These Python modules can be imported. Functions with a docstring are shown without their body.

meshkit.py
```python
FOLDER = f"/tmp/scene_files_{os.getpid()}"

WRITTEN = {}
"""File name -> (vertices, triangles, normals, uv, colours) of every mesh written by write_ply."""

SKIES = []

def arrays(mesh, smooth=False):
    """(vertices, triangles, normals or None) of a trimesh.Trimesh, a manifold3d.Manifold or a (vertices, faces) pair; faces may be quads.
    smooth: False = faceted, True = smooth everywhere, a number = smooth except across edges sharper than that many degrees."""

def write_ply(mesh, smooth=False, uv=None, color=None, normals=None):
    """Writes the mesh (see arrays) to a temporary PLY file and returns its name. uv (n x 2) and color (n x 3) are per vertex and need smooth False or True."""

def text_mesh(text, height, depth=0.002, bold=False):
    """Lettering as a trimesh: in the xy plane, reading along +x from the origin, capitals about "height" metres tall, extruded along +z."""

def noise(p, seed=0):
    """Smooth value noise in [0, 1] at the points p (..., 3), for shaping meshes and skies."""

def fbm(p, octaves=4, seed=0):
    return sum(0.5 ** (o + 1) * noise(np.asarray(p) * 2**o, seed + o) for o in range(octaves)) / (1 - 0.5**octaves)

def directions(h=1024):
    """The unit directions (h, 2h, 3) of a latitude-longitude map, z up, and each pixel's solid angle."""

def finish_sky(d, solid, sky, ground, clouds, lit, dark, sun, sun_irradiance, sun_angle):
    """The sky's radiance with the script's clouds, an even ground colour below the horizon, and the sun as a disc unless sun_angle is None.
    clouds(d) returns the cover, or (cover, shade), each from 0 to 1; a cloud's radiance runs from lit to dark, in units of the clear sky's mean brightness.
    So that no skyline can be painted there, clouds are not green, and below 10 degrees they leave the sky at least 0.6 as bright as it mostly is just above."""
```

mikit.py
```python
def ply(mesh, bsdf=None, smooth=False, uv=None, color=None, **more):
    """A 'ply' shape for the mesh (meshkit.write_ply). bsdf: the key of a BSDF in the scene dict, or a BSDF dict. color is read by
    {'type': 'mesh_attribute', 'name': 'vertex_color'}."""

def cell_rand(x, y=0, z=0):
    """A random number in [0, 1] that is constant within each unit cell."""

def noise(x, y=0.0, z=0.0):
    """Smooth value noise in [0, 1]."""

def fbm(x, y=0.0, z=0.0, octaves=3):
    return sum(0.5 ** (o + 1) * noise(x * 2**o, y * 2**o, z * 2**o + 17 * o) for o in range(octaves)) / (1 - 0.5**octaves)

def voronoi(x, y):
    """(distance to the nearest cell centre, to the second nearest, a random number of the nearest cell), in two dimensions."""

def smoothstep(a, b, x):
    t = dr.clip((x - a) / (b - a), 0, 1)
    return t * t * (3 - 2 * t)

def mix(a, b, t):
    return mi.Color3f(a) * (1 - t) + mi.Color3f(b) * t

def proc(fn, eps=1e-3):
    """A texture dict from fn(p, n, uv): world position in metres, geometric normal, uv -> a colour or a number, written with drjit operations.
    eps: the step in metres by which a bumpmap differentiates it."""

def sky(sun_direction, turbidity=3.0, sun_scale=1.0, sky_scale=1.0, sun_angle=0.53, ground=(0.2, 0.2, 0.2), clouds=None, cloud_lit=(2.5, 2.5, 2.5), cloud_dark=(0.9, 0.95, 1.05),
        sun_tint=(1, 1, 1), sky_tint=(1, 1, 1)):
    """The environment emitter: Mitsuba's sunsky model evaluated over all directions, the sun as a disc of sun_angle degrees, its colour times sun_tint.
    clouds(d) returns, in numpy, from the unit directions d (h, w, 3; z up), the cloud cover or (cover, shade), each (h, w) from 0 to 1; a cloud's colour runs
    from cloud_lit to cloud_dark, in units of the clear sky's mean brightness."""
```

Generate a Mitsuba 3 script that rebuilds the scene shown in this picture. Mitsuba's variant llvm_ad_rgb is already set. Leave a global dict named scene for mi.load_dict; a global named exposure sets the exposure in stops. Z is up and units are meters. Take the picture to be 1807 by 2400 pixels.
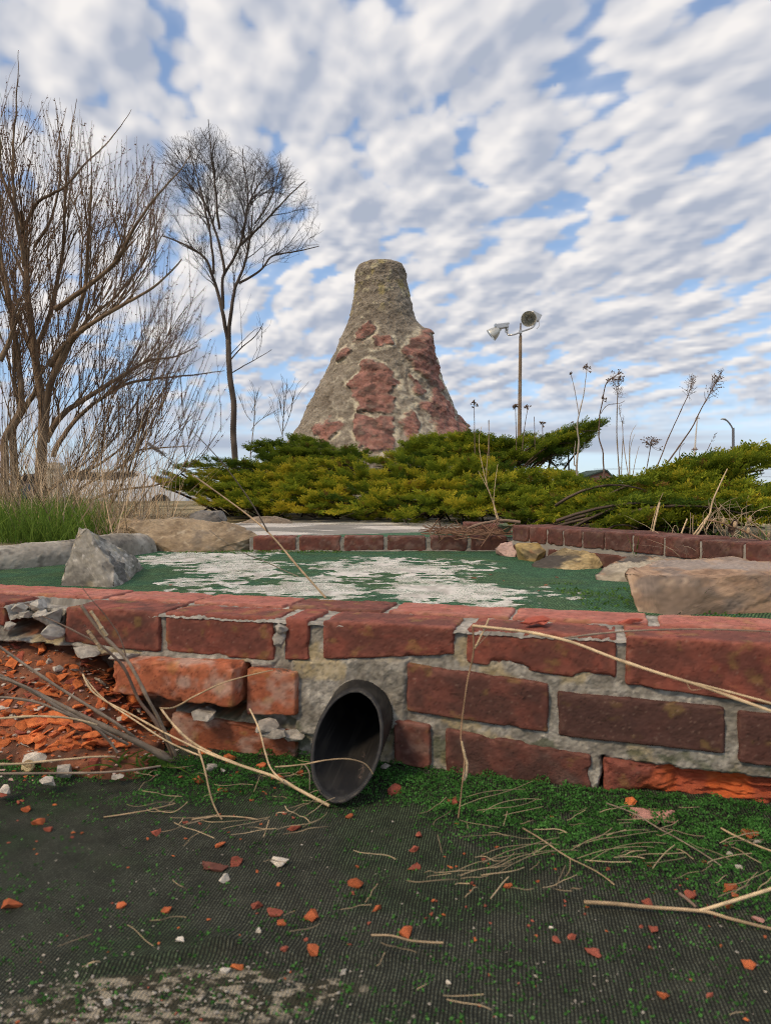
import math, numpy as np, trimesh, mitsuba as mi, drjit as dr, mikit, meshkit
from mikit import proc, noise, fbm, smoothstep, mix, cell_rand, voronoi
from scipy.spatial import cKDTree
T = mi.ScalarTransform4f
A = np.array

# ---------------------------------------------------------------- camera, sky, exposure
EYE, FPX, CX, CY = A([0, 0, 0.42]), 1750.0, 903.5, 1200.0        # the photograph is 1807 x 2400, its focal length about 1750 pixels
PITCH = math.atan2(62, FPX)
FWD, UP = A([0, math.cos(PITCH), -math.sin(PITCH)]), A([0, math.sin(PITCH), math.cos(PITCH)])
scene, labels = {}, {}
scene['camera'] = {'type': 'thinlens', 'fov': math.degrees(2 * math.atan(CX / FPX)), 'fov_axis': 'x', 'aperture_radius': 0.0012, 'focus_distance': 2.6,
                   'near_clip': 0.05, 'far_clip': 6000.0, 'to_world': T().look_at(origin=EYE.tolist(), target=(EYE + FWD).tolist(), up=[0, 0, 1])}
exposure = 2.32

def street_clouds(d):
    """Rows of altocumulus: rounded puffs on a flat layer, lit from behind the camera on the left, thinning to bands at the horizon."""
    z = np.maximum(d[..., 2], 0.0) + 0.125
    qx, qy = d[..., 0] / z, d[..., 1] / z
    az = math.radians(-24)
    u = qx * math.cos(az) - qy * math.sin(az)                     # across the rows
    v = qx * math.sin(az) + qy * math.cos(az)                     # along the rows
    def pts(a, b, c=0.0): return np.stack([a, b, np.full_like(a, c)], -1)
    u = u + 0.26 * (meshkit.fbm(pts(u * 1.1, v * 0.8, 3.3), 2, 5) - 0.5); v = v + 0.3 * (meshkit.fbm(pts(u * 1.1, v * 0.8, 9.1), 2, 8) - 0.5)
    rng = np.random.default_rng(11)
    g, st, n = 0.128, 1.95, 150
    gu, gv = np.meshgrid(np.arange(-n, n) * g, np.arange(-n, n) * g * st)
    cu = (gu + rng.uniform(-0.36, 0.36, gu.shape) * g).ravel(); cv = (gv + rng.uniform(-0.45, 0.45, gv.shape) * g * st).ravel()
    rad = rng.uniform(0.70, 1.12, len(cu)) * np.where(rng.random(len(cu)) > 0.07, 1, 0.5)
    tree = cKDTree(np.stack([cu, cv / st], 1))
    su_, sv_ = np.meshgrid(np.arange(-220, 220) * 0.052, np.arange(-220, 220) * 0.052)
    t2 = cKDTree(np.stack([(su_ + rng.uniform(-0.4, 0.4, su_.shape) * 0.052).ravel(), (sv_ + rng.uniform(-0.4, 0.4, su_.shape) * 0.052).ravel()], 1))
    wide = 0.55 * (meshkit.fbm(pts(u * 0.75, v * 0.45, 2.0), 3, 31) - 0.40)
    def height(a, b):
        f = meshkit.fbm(pts(a * 9.5, b * 5.5, 1.0), 5, 21) - 0.5
        wa = 0.10 * (meshkit.fbm(pts(a * 6, b * 5, 7.0), 3, 41) - 0.5)
        dd, ii = tree.query(np.stack([(a + wa).ravel(), ((b - wa) / st).ravel()], 1), k=3, workers=-1)
        p = rad[ii] - dd / (g * 0.92)
        p = np.log(np.exp(10 * p).sum(1)) / 10
        d2 = t2.query(np.stack([(a + 0.4 * wa + 0.03 * f).ravel(), ((b - wa) / 1.4).ravel()], 1), k=1, workers=-1)[0]          # small knobs on the puffs
        return p.reshape(a.shape) + 1.05 * f + wide + 0.42 * (0.55 - d2.reshape(a.shape) / 0.05)
    h0 = height(u, v)
    h0 = h0 - 0.34 * np.exp(-((d[..., 2] - 0.135) / 0.045) ** 2) * (0.35 + np.clip(0.25 - d[..., 0], 0, 0.65))          # the deck opens a little low down towards the left
    cover = np.clip((h0 - 0.10) / 0.34, 0, 1); cover = cover * cover * (3 - 2 * cover)
    s = A([-0.72, -0.70]); su = s[0] * math.cos(az) - s[1] * math.sin(az); sv = s[0] * math.sin(az) + s[1] * math.cos(az)
    e = 0.085
    h1 = height(u + e * su, v + e * sv); h2 = height(u + 0.4 * e * su, v + 0.4 * e * sv)
    shade = 0.40 + 0.82 * (h1 - h0) + 0.42 * (h2 - h0) + 0.50 * np.clip(h0 - 0.3, 0, 1.0)
    low = d[..., 2]
    bands = meshkit.fbm(np.stack([d[..., 0] * 4, d[..., 1] * 4, d[..., 2] * 55], -1), 5, 78)
    b = np.clip((bands - 0.42) / 0.2, 0, 1)
    k = np.clip((0.125 - low) / 0.07, 0, 1)
    cover = np.maximum(cover, 0.26) * (1 - k) + k * (0.35 + b * 0.55)
    shade = shade * (1 - k) + k * (0.62 + 1.8 * (bands - 0.5))
    return cover, np.clip(shade, 0, 1)

scene['sky'] = mikit.sky((-0.56, -0.50, 0.70), turbidity=3.0, sun_scale=0.30, sky_scale=1.0, sun_angle=12, clouds=street_clouds, ground=(0.16, 0.15, 0.13),
                         cloud_lit=(2.16, 2.08, 2.03), cloud_dark=(1.00, 1.11, 1.36), sun_tint=(1.0, 0.93, 0.82), sky_tint=(0.96, 1.0, 1.03))
# --- END SKY

# ---------------------------------------------------------------- helpers
RIGHT = A([1.0, 0, 0])
def ray(px, py): return RIGHT * ((px - CX) / FPX) + UP * ((CY - py) / FPX) + FWD
def P(px, py, y):                                   # the point of a sight line at the distance y in front of the camera
    d = ray(px, py); return EYE + d * (y / d[1])
def PG(px, py, z=0.0):                              # ... on the level z
    d = ray(px, py); return EYE + d * ((z - EYE[2]) / d[2])
def proj(p):                                         # where points stand in the photograph
    r = np.asarray(p) - EYE; d = r @ FWD; return CX + FPX * r[..., 0] / d, CY - FPX * (r @ UP) / d
def px_m(y): return y / FPX                         # metres per pixel at that distance
def lin(r, g, b):
    c = A([r, g, b], float) / 255; return np.where(c < 0.04045, c / 12.92, ((c + 0.055) / 1.055) ** 2.4)
used = {}
def nk(name):
    n = used.get(name, -1) + 1; used[name] = n
    return name if n == 0 else f'{name}_{n:03d}'
def tag(key, label=None, cat=None, group=None, kind=None):
    labels[key] = {k: v for k, v in dict(label=label, category=cat, group=group, kind=kind).items() if v}
    return key
def put(name, mesh, mat, parent=None, smooth=False, color=None, kind=None, label=None):
    key = nk((parent + '__' if parent else '') + name)
    if color is not None:
        if smooth not in (True, False): mesh, smooth = meshkit.arrays(mesh, smooth)[:2], True      # one colour; the edges are split first
        v = np.asarray(mesh.vertices if hasattr(mesh, 'vertices') else mesh[0])
        color = np.clip(np.broadcast_to(color, (len(v), 3)), 0, 1)
    scene[key] = mikit.ply(mesh, mat, smooth=smooth, color=color)
    if kind or label: tag(key, label=label, kind=kind)
    return key
def N(p, f, o=4, seed=0): return meshkit.fbm(np.asarray(p) * f, o, seed)
def sst(a, b, x):
    t = np.clip((x - a) / (b - a), 0, 1); return t * t * (3 - 2 * t)
def mixc(a, b, t): t = np.asarray(t)[..., None]; return np.asarray(a) * (1 - t) + np.asarray(b) * t
def join(parts):                                    # [(v, f) or (v, f, c)] -> one
    off, vs, fs, cs = 0, [], [], []
    for p in parts:
        vs.append(p[0]); fs.append(np.asarray(p[1]) + off); off += len(p[0])
        if len(p) > 2: cs.append(np.broadcast_to(p[2], (len(p[0]), 3)))
    return (np.vstack(vs), np.vstack(fs)) + ((np.vstack(cs),) if cs else ())
def spline(pts, n):
    p = np.asarray(pts, float); m = len(p)
    if m == 2: return p[0] + np.linspace(0, 1, n)[:, None] * (p[1] - p[0])
    d = np.r_[0, np.cumsum(np.linalg.norm(np.diff(p[:, :3], axis=0), axis=1))]
    from scipy.interpolate import PchipInterpolator
    return PchipInterpolator(d / d[-1], p)(np.linspace(0, 1, n))
def tube(p, r, sides=5):
    p = np.asarray(p, float); t = np.gradient(p, axis=0); t /= np.linalg.norm(t, axis=1, keepdims=True) + 1e-12
    a = np.cross(t, [0.31, 0.9, 0.23]); a /= np.linalg.norm(a, axis=1, keepdims=True) + 1e-12
    b, ang = np.cross(t, a), np.arange(sides) * 2 * np.pi / sides
    r = np.broadcast_to(r, (len(p),))
    v = p[:, None] + r[:, None, None] * (np.cos(ang)[None, :, None] * a[:, None] + np.sin(ang)[None, :, None] * b[:, None])
    i, j = np.meshgrid(np.arange(len(p) - 1), np.arange(sides), indexing='ij'); j2 = (j + 1) % sides
    f = np.stack([i * sides + j, i * sides + j2, (i + 1) * sides + j2, (i + 1) * sides + j], -1).reshape(-1, 4)
    f = np.vstack([f[:, [0, 1, 2]], f[:, [0, 2, 3]]])
    v = np.vstack([v.reshape(-1, 3), p[:1], p[-1:]]); k = len(p) * sides; jj = np.arange(sides)
    f = np.vstack([f, np.stack([(jj + 1) % sides, jj, jj * 0 + k], 1), np.stack([(len(p) - 1) * sides + jj, (len(p) - 1) * sides + (jj + 1) % sides, jj * 0 + k + 1], 1)])
    return v, f
def unit(v): v = np.asarray(v, float); return v / (np.linalg.norm(v, axis=-1, keepdims=True) + 1e-12)
def gridfaces(nu, nv):
    i, j = np.meshgrid(np.arange(nu - 1), np.arange(nv - 1), indexing='ij')
    q = np.stack([i * nv + j, (i + 1) * nv + j, (i + 1) * nv + j + 1, i * nv + j + 1], -1).reshape(-1, 4)
    return np.vstack([q[:, [0, 1, 2]], q[:, [0, 2, 3]]])
def hull_rock(pts, edge, amp, seed, freq=14, smooth=2, rough=1.0):
    """A boulder: the hull of its corners, broken up, its faces weathered."""
    m = trimesh.Trimesh(np.asarray(pts, float)).convex_hull if False else trimesh.points.PointCloud(np.asarray(pts, float)).convex_hull
    v, f = trimesh.remesh.subdivide_to_size(m.vertices, m.faces, edge, max_iter=12)
    m = trimesh.Trimesh(v, f); m.merge_vertices()
    trimesh.smoothing.filter_taubin(m, lamb=0.5, nu=0.5, iterations=smooth)
    n = np.array(m.vertex_normals); p = np.array(m.vertices)
    big = N(p, freq, 3, seed) - 0.5
    ridge = 1 - np.abs(2 * N(p + 7, freq * 1.9, 3, seed + 3) - 1)
    fine = N(p, freq * 7, 3, seed + 9) - 0.5
    m.vertices = p + n * (amp * (2.0 * big - rough * 1.1 * (ridge - 0.75) + 0.55 * fine + 0.30 * (N(p + 3, freq * 3.2, 3, seed + 6) - 0.5)))[:, None]
    return m
def grid_box(nx, ny, nz):
    g = [np.linspace(0, 1, k + 1) for k in (nx, ny, nz)]; vs, fs, off = [], [], 0
    for ax in range(3):
        a, b = [k for k in range(3) if k != ax]
        for side in (0, 1):
            ga, gb = np.meshgrid(g[a], g[b], indexing='ij'); v = np.zeros(ga.shape + (3,)); v[..., a], v[..., b], v[..., ax] = ga, gb, side
            f = gridfaces(*ga.shape)
            if (side == 1) == (ax == 1): f = f[:, ::-1]
            vs.append(v.reshape(-1, 3)); fs.append(f + off); off += ga.size
    m = trimesh.Trimesh(np.vstack(vs), np.vstack(fs), process=False); m.merge_vertices(); return np.array(m.vertices), np.array(m.faces)
def rough_box(c8, res, rnd, amp, chip, seed, back=1.0):
    """A worn brick: c8 = corners (front bl, br, tl, tr, back bl, br, tl, tr); returns (v, f, local metres, edge closeness)."""
    c = np.asarray(c8, float).reshape(2, 2, 2, 3)     # [depth, height, along]
    L = A([np.linalg.norm(c[0, 0, 1] - c[0, 0, 0]), np.linalg.norm(c[1, 0, 0] - c[0, 0, 0]), np.linalg.norm(c[0, 1, 0] - c[0, 0, 0])])
    u, f = grid_box(*[max(2, int(round(l / (res * k)))) for l, k in zip(L, (1, back, 1))])
    q = u * L; s = np.random.default_rng(seed).uniform(-50, 50, 3)
    r = rnd * (0.35 + 1.5 * N(q + s, 38, 2)[:, None])
    inner = np.clip(q, r, L - r); dl = q - inner; n = dl / (np.linalg.norm(dl, axis=1, keepdims=True) + 1e-12); q = inner + r * n
    dist = np.sort(np.minimum(u * L, L - u * L), axis=1)[:, 1]; edge = 1 - sst(0.0, 0.016, dist)
    d = amp * 2 * (N(q + s, 55, 4, 1) - 0.5) + amp * 0.9 * (N(q + s, 240, 3, 2) - 0.5)
    d = d - chip * edge * sst(0.52, 0.74, N(q + s, 34, 3, 5)) * (0.6 + 0.8 * N(q + s, 150, 2, 6))
    q = q + n * d[:, None]; w = q / L
    x, y, z = w[:, :1], w[:, 1:2], w[:, 2:]
    lerp = lambda a, b, t: a * (1 - t) + b * t
    v = lerp(lerp(lerp(c[0, 0, 0], c[0, 0, 1], x), lerp(c[0, 1, 0], c[0, 1, 1], x), z), lerp(lerp(c[1, 0, 0], c[1, 0, 1], x), lerp(c[1, 1, 0], c[1, 1, 1], x), z), y)
    return v, f, q + s, edge, w
def frag(size, seed, flat=0.6, res=None, n=11, long=1.35):
    """A broken piece, about size metres across, lying flat; centred, its lowest point at z = 0."""
    g = np.random.default_rng(seed); p = unit(g.normal(size=(n, 3))) * g.uniform(0.75, 1.0, (n, 1))
    p *= A([long, 1.0, flat]) * size / 2 / 1.1
    m = trimesh.points.PointCloud(p).convex_hull
    if res:
        v, f = trimesh.remesh.subdivide_to_size(m.vertices, m.faces, res); m = trimesh.Trimesh(v, f); m.merge_vertices()
        vn = np.array(m.vertex_normals); m.vertices = np.array(m.vertices) + vn * (size * 0.20 * (N(np.array(m.vertices) + seed, 1.9 / size, 4) - 0.55))[:, None]
    a = g.uniform(0, 6.28); R = A([[math.cos(a), -math.sin(a), 0], [math.sin(a), math.cos(a), 0], [0, 0, 1]])
    v = np.array(m.vertices) @ R.T; v[:, 2] -= v[:, 2].min()
    return v, np.array(m.faces)

# ---------------------------------------------------------------- materials
VC = {'type': 'mesh_attribute', 'name': 'vertex_color'}
def grain_bump(freq, scale, base, eps=0.0006):
    return {'type': 'twosided', 'b': {'type': 'bumpmap', 'arbitrary': proc(lambda p, n, uv: fbm(p.x * freq, p.y * freq, p.z * freq, 3), eps), 'scale': scale, 'b': base}}
scene['dull'] = {'type': 'twosided', 'b': {'type': 'principled', 'base_color': VC, 'roughness': 0.85, 'specular': 0.25}}
scene['bark'] = {'type': 'twosided', 'b': {'type': 'principled', 'base_color': VC, 'roughness': 0.7, 'specular': 0.3}}
scene['straw'] = {'type': 'twosided', 'b': {'type': 'principled', 'base_color': VC, 'roughness': 0.5, 'specular': 0.4}}
scene['leaf'] = {'type': 'principledthin', 'base_color': VC, 'roughness': 0.6, 'spec_trans': 0.0, 'diff_trans': 0.7, 'eta': 1.3}
CLAY, STEM = {}, {}
def plain(store, name, col, rough, f1, f2, var=0.5):            # one material for many small pieces: the colour varies from piece to piece and within each
    store[name] = A(col, float)
    scene[name] = {'type': 'twosided', 'b': {'type': 'principled', 'base_color': proc(lambda p, n, uv: mi.Color3f(*[float(x) for x in col]) * ((1 - var) + 2 * var * noise(p.x * f1, p.y * f1, p.z * f1)) * (0.6 + 0.8 * fbm(p.x * f2, p.y * f2, p.z * f2, 2))), 'roughness': rough, 'specular': 0.25}}
for nm, col in (('clay_bright', (0.47, 0.135, 0.045)), ('clay_orange', (0.38, 0.105, 0.043)), ('clay_red', (0.27, 0.076, 0.050)), ('clay_dark', (0.125, 0.050, 0.038)), ('clay_pink', (0.45, 0.235, 0.20)), ('concrete_grey', (0.33, 0.31, 0.275)), ('concrete_pale', (0.50, 0.46, 0.40))): plain(CLAY, nm, col, 0.9, 24.0, 170.0, 0.32)
for nm, col in (('straw_bright', (0.56, 0.43, 0.27)), ('straw_tan', (0.38, 0.28, 0.175)), ('stem_grey', (0.265, 0.21, 0.16)), ('stem_dark', (0.15, 0.105, 0.082)), ('stem_umber', (0.30, 0.19, 0.115)), ('stem_pale', (0.38, 0.34, 0.295))): plain(STEM, nm, col, 0.55, 30.0, 120.0, 0.30)
def nearest(store, col): col = np.asarray(col, float).reshape(-1, 3).mean(0); return min(store, key=lambda k: float(np.sum((np.sqrt(store[k]) - np.sqrt(col)) ** 2)))
scene['blade_green'] = {'type': 'principledthin', 'base_color': {'type': 'rgb', 'value': [0.09, 0.17, 0.035]}, 'roughness': 0.6, 'diff_trans': 0.7, 'eta': 1.3}
scene['pane_black'] = {'type': 'twosided', 'b': {'type': 'principled', 'base_color': {'type': 'rgb', 'value': [0.02, 0.022, 0.025]}, 'roughness': 0.12, 'specular': 0.5}}
scene['rubber'] = {'type': 'twosided', 'b': {'type': 'principled', 'base_color': {'type': 'rgb', 'value': [0.02, 0.02, 0.02]}, 'roughness': 0.8}}
scene['fired_clay'] = grain_bump(420.0, 0.0011, {'type': 'principled', 'base_color': VC, 'roughness': 0.8, 'specular': 0.3})
scene['mortar'] = grain_bump(330.0, 0.0022, {'type': 'principled', 'base_color': VC, 'roughness': 0.95, 'specular': 0.2})
scene['stone'] = grain_bump(110.0, 0.004, {'type': 'principled', 'base_color': VC, 'roughness': 0.8, 'specular': 0.3})
scene['render_coat'] = grain_bump(30.0, 0.016, {'type': 'principled', 'base_color': VC, 'roughness': 0.9, 'specular': 0.2}, 0.004)
scene['pipe_plastic'] = {'type': 'twosided', 'b': {'type': 'principled', 'base_color': VC, 'roughness': 0.5, 'specular': 0.35}}
scene['galvanised'] = {'type': 'twosided', 'b': {'type': 'principled', 'base_color': {'type': 'rgb', 'value': [0.55, 0.55, 0.54]}, 'metallic': 1.0, 'roughness': 0.38}}
scene['reflector'] = {'type': 'twosided', 'b': {'type': 'principled', 'base_color': {'type': 'rgb', 'value': [0.60, 0.60, 0.55]}, 'metallic': 0.75, 'roughness': 0.45}}
scene['lens_glass'] = {'type': 'thindielectric', 'int_ior': 1.5}

PITCH_T = 0.0034
def turf_fn(sx, sy, rot, dark, tuft, tint, wear=None):
    c, s = math.cos(rot), math.sin(rot)
    def knots(p):
        x, y = (p.x * c - p.y * s) / sx, (p.x * s + p.y * c) / sy
        x = x + 0.5 * (noise(p.x * 60, p.y * 60) - 0.5)
        col = dr.floor(x); y = y + 0.7 * cell_rand(col, 3) + 0.5 * (noise(p.x * 90, p.y * 90, 4.0) - 0.5)
        a, b = x - dr.floor(x) - 0.5, y - dr.floor(y) - 0.5
        k = dr.square(dr.maximum(0.0, 1 - 4.0 * a * a)) * dr.maximum(0.0, 1 - 3.0 * b * b)
        return k * (0.45 + 0.8 * cell_rand(col, dr.floor(y)))
    def colour(p, n, uv):
        k = knots(p)
        g = fbm(p.x * 9, p.y * 9, 0.0, 3); h = fbm(p.x * 45, p.y * 45, 3.0, 2)
        t = mix(dark, mix(tuft, tint, smoothstep(0.42, 0.62, g)), k) * (0.65 + 0.7 * h)
        return t if wear is None else wear(p, t, k)
    def height(p, n, uv): return knots(p)
    return colour, height

# ---------------------------------------------------------------- the ground and the greens
WN, WT = unit([-0.29, -1, 0]), unit([1, -0.29, 0])                 # the front wall: its face's normal and its direction; it passes (0, 1.108)
W0 = A([0, 1.108, 0.0])
def wall_at(px, py, off=0.0):
    d = ray(px, py); t = ((W0 + WN * off - EYE) @ WN) / (d @ WN); return EYE + d * t
def wall_uz(px, py, off=0.0): p = wall_at(px, py, off); return A([(p - W0) @ WT, p[2]])
def wall_p(u, z, off=0.0): return W0 + WT * u + WN * off + A([0, 0, z])
LOW, UPP, SLAB, TOP = 0.0, 0.115, 0.183, 0.215

def worn(p, t, k):                                    # where the carpet is torn through: pale grit and crumbled base in the dirt
    ax, ay = (p.x + 0.185) / 0.155, (p.y - 0.600 - 0.10 * (p.x + 0.185)) / 0.042
    bx, by = (p.x + 0.02) / 0.16, (p.y - 0.563) / 0.022
    q = dr.minimum(ax * ax + ay * ay, bx * bx + by * by) + 1.5 * (fbm(p.x * 22, p.y * 40, 5.0, 3) - 0.5)
    hole = (1 - smoothstep(0.6, 1.2, q)) * smoothstep(0.32, 0.46, fbm(p.x * 60, p.y * 120, 7.0, 3))
    grit = smoothstep(0.46, 0.66, fbm(p.x * 110, p.y * 190, 2.0, 4))
    earth = mix((0.035, 0.034, 0.022), (0.27, 0.24, 0.185), grit)
    t = mix(t, earth, hole)
    dust = smoothstep(0.56, 0.72, fbm(p.x * 13, p.y * 20, 8.0, 4)) * 0.12
    return mix(t, (0.075, 0.072, 0.055), dust)
c_fn, h_fn = turf_fn(PITCH_T, 0.0046, 0.16, (0.007, 0.008, 0.006), (0.090, 0.100, 0.076), (0.068, 0.098, 0.056), worn)
scene['worn_carpet'] = {'type': 'twosided', 'b': {'type': 'bumpmap', 'arbitrary': proc(h_fn, 0.0004), 'scale': 0.0016, 'b': {'type': 'principled', 'base_color': proc(c_fn), 'roughness': 0.8, 'specular': 0.25}}}
xs = np.r_[np.linspace(-4, -0.85, 12), np.linspace(-0.82, 0.82, 330), np.linspace(0.85, 4, 12)]
ys = np.r_[np.linspace(-3, 0.40, 10), np.linspace(0.42, 1.34, 185)]
gx, gy = np.meshgrid(xs, ys, indexing='ij')
def low_z(x, y):
    p = np.stack([x, y, np.zeros_like(x)], -1)
    s = (p - W0) @ WN
    z = 0.010 * (N(p, 5, 2, 4) - 0.5) + 0.0035 * (N(p, 26, 3, 5) - 0.5) + 0.010 * np.exp(-np.maximum(s, 0) / 0.05)
    a, b = PG(230, 2262)[:2], PG(520, 2205)[:2]
    for (x0, y0), (x1, y1), h in ((a, b, 0.007), (b, PG(900, 2222)[:2], 0.005), (PG(880, 2310)[:2], PG(1250, 2290)[:2], 0.003)):   # the lips of the tear
        t = np.clip(((x - x0) * (x1 - x0) + (y - y0) * (y1 - y0)) / ((x1 - x0) ** 2 + (y1 - y0) ** 2), 0, 1)
        dd = (y - (y0 + t * (y1 - y0))) + 0.006 * (N(p, 30, 3, 6) - 0.5) * 2; dx = np.abs(x - (x0 + t * (x1 - x0)))
        z = z + h * np.exp(-(np.where(dd > 0, dd / 0.022, -dd / 0.0045)) ** 1.4) * np.exp(-(dx / 0.02) ** 2)
    return z - 0.010
gz = low_z(gx, gy)
tag(put('putting_green', (np.stack([gx, gy, gz], -1).reshape(-1, 3), gridfaces(*gx.shape)), 'worn_carpet', smooth=True),
    'blackened worn artificial turf carpet in the foreground below the brick wall', kind='structure')

def worn_up(p, t, k):
    def blob(cx, cy, rx, ry): return dr.square((p.x - cx) / rx) + dr.square((p.y - cy) / ry)
    q = mi.Float(9)
    for b in UP_PATCH: q = dr.minimum(q, blob(*b))
    n1 = fbm(p.x * 8, p.y * 5.5, 1.0, 4); n2 = fbm(p.x * 40, p.y * 26, 6.0, 3)
    n3 = fbm(p.x * 14, p.y * 34, 9.0, 3)
    bare = smoothstep(-0.06, 0.20, 0.92 - q - 2.4 * (n1 - 0.50) - 2.0 * (n3 - 0.48) - 1.5 * (n2 - 0.46))
    base = mix((0.46, 0.435, 0.40), (0.66, 0.64, 0.60), smoothstep(0.3, 0.65, fbm(p.x * 30, p.y * 18, 2.0, 3)))
    base = mix(base, (0.09, 0.16, 0.085), 0.75 * smoothstep(0.5, 0.68, n2) * (1 - k * 0.5) * smoothstep(0.2, 0.9, q))
    mesh = smoothstep(0.25, 0.8, k) * smoothstep(0.30, 0.54, fbm(p.x * 11 + 3, p.y * 9, 4.0, 3))          # tufts still standing in the bare ground
    return mix(t, base, bare * (1 - 0.92 * mesh))
def patch(px0, px1, py0, py1):
    a, b = PG((px0 + px1) / 2, py0, UPP), PG((px0 + px1) / 2, py1, UPP); w = abs(PG(px1, (py0 + py1) / 2, UPP)[0] - PG(px0, (py0 + py1) / 2, UPP)[0]) / 2
    return ((a[0] + b[0]) / 2, (a[1] + b[1]) / 2, w, abs(a[1] - b[1]) / 2)
UP_PATCH = [patch(330, 640, 1287, 1322), patch(430, 700, 1312, 1350), patch(400, 640, 1335, 1392), patch(560, 880, 1345, 1410), patch(730, 1140, 1305, 1370), patch(850, 1290, 1365, 1425)]
c_fn2, h_fn2 = turf_fn(0.0075, 0.0105, 0.55, (0.010, 0.034, 0.018), (0.092, 0.225, 0.115), (0.125, 0.225, 0.095), worn_up)
scene['green_carpet'] = {'type': 'twosided', 'b': {'type': 'bumpmap', 'arbitrary': proc(h_fn2, 0.0008), 'scale': 0.003, 'b': {'type': 'principled', 'base_color': proc(c_fn2), 'roughness': 0.75, 'specular': 0.3}}}
gx, gt = np.meshgrid(np.linspace(-3.2, 2.4, 150), np.linspace(0, 1, 90), indexing='ij'); g0 = 1.108 - 0.29 * gx + 0.20; gy = g0 + (3.62 - g0) * gt
p = np.stack([gx, gy, gx * 0], -1)
gz = UPP + 0.008 * (N(p, 3, 3, 8) - 0.5)
tag(put('putting_green', (np.stack([gx, gy, gz], -1).reshape(-1, 3), gridfaces(*gx.shape)), 'green_carpet', smooth=True), 'raised green turf carpet worn through to white patches behind the wall', kind='structure')

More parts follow.
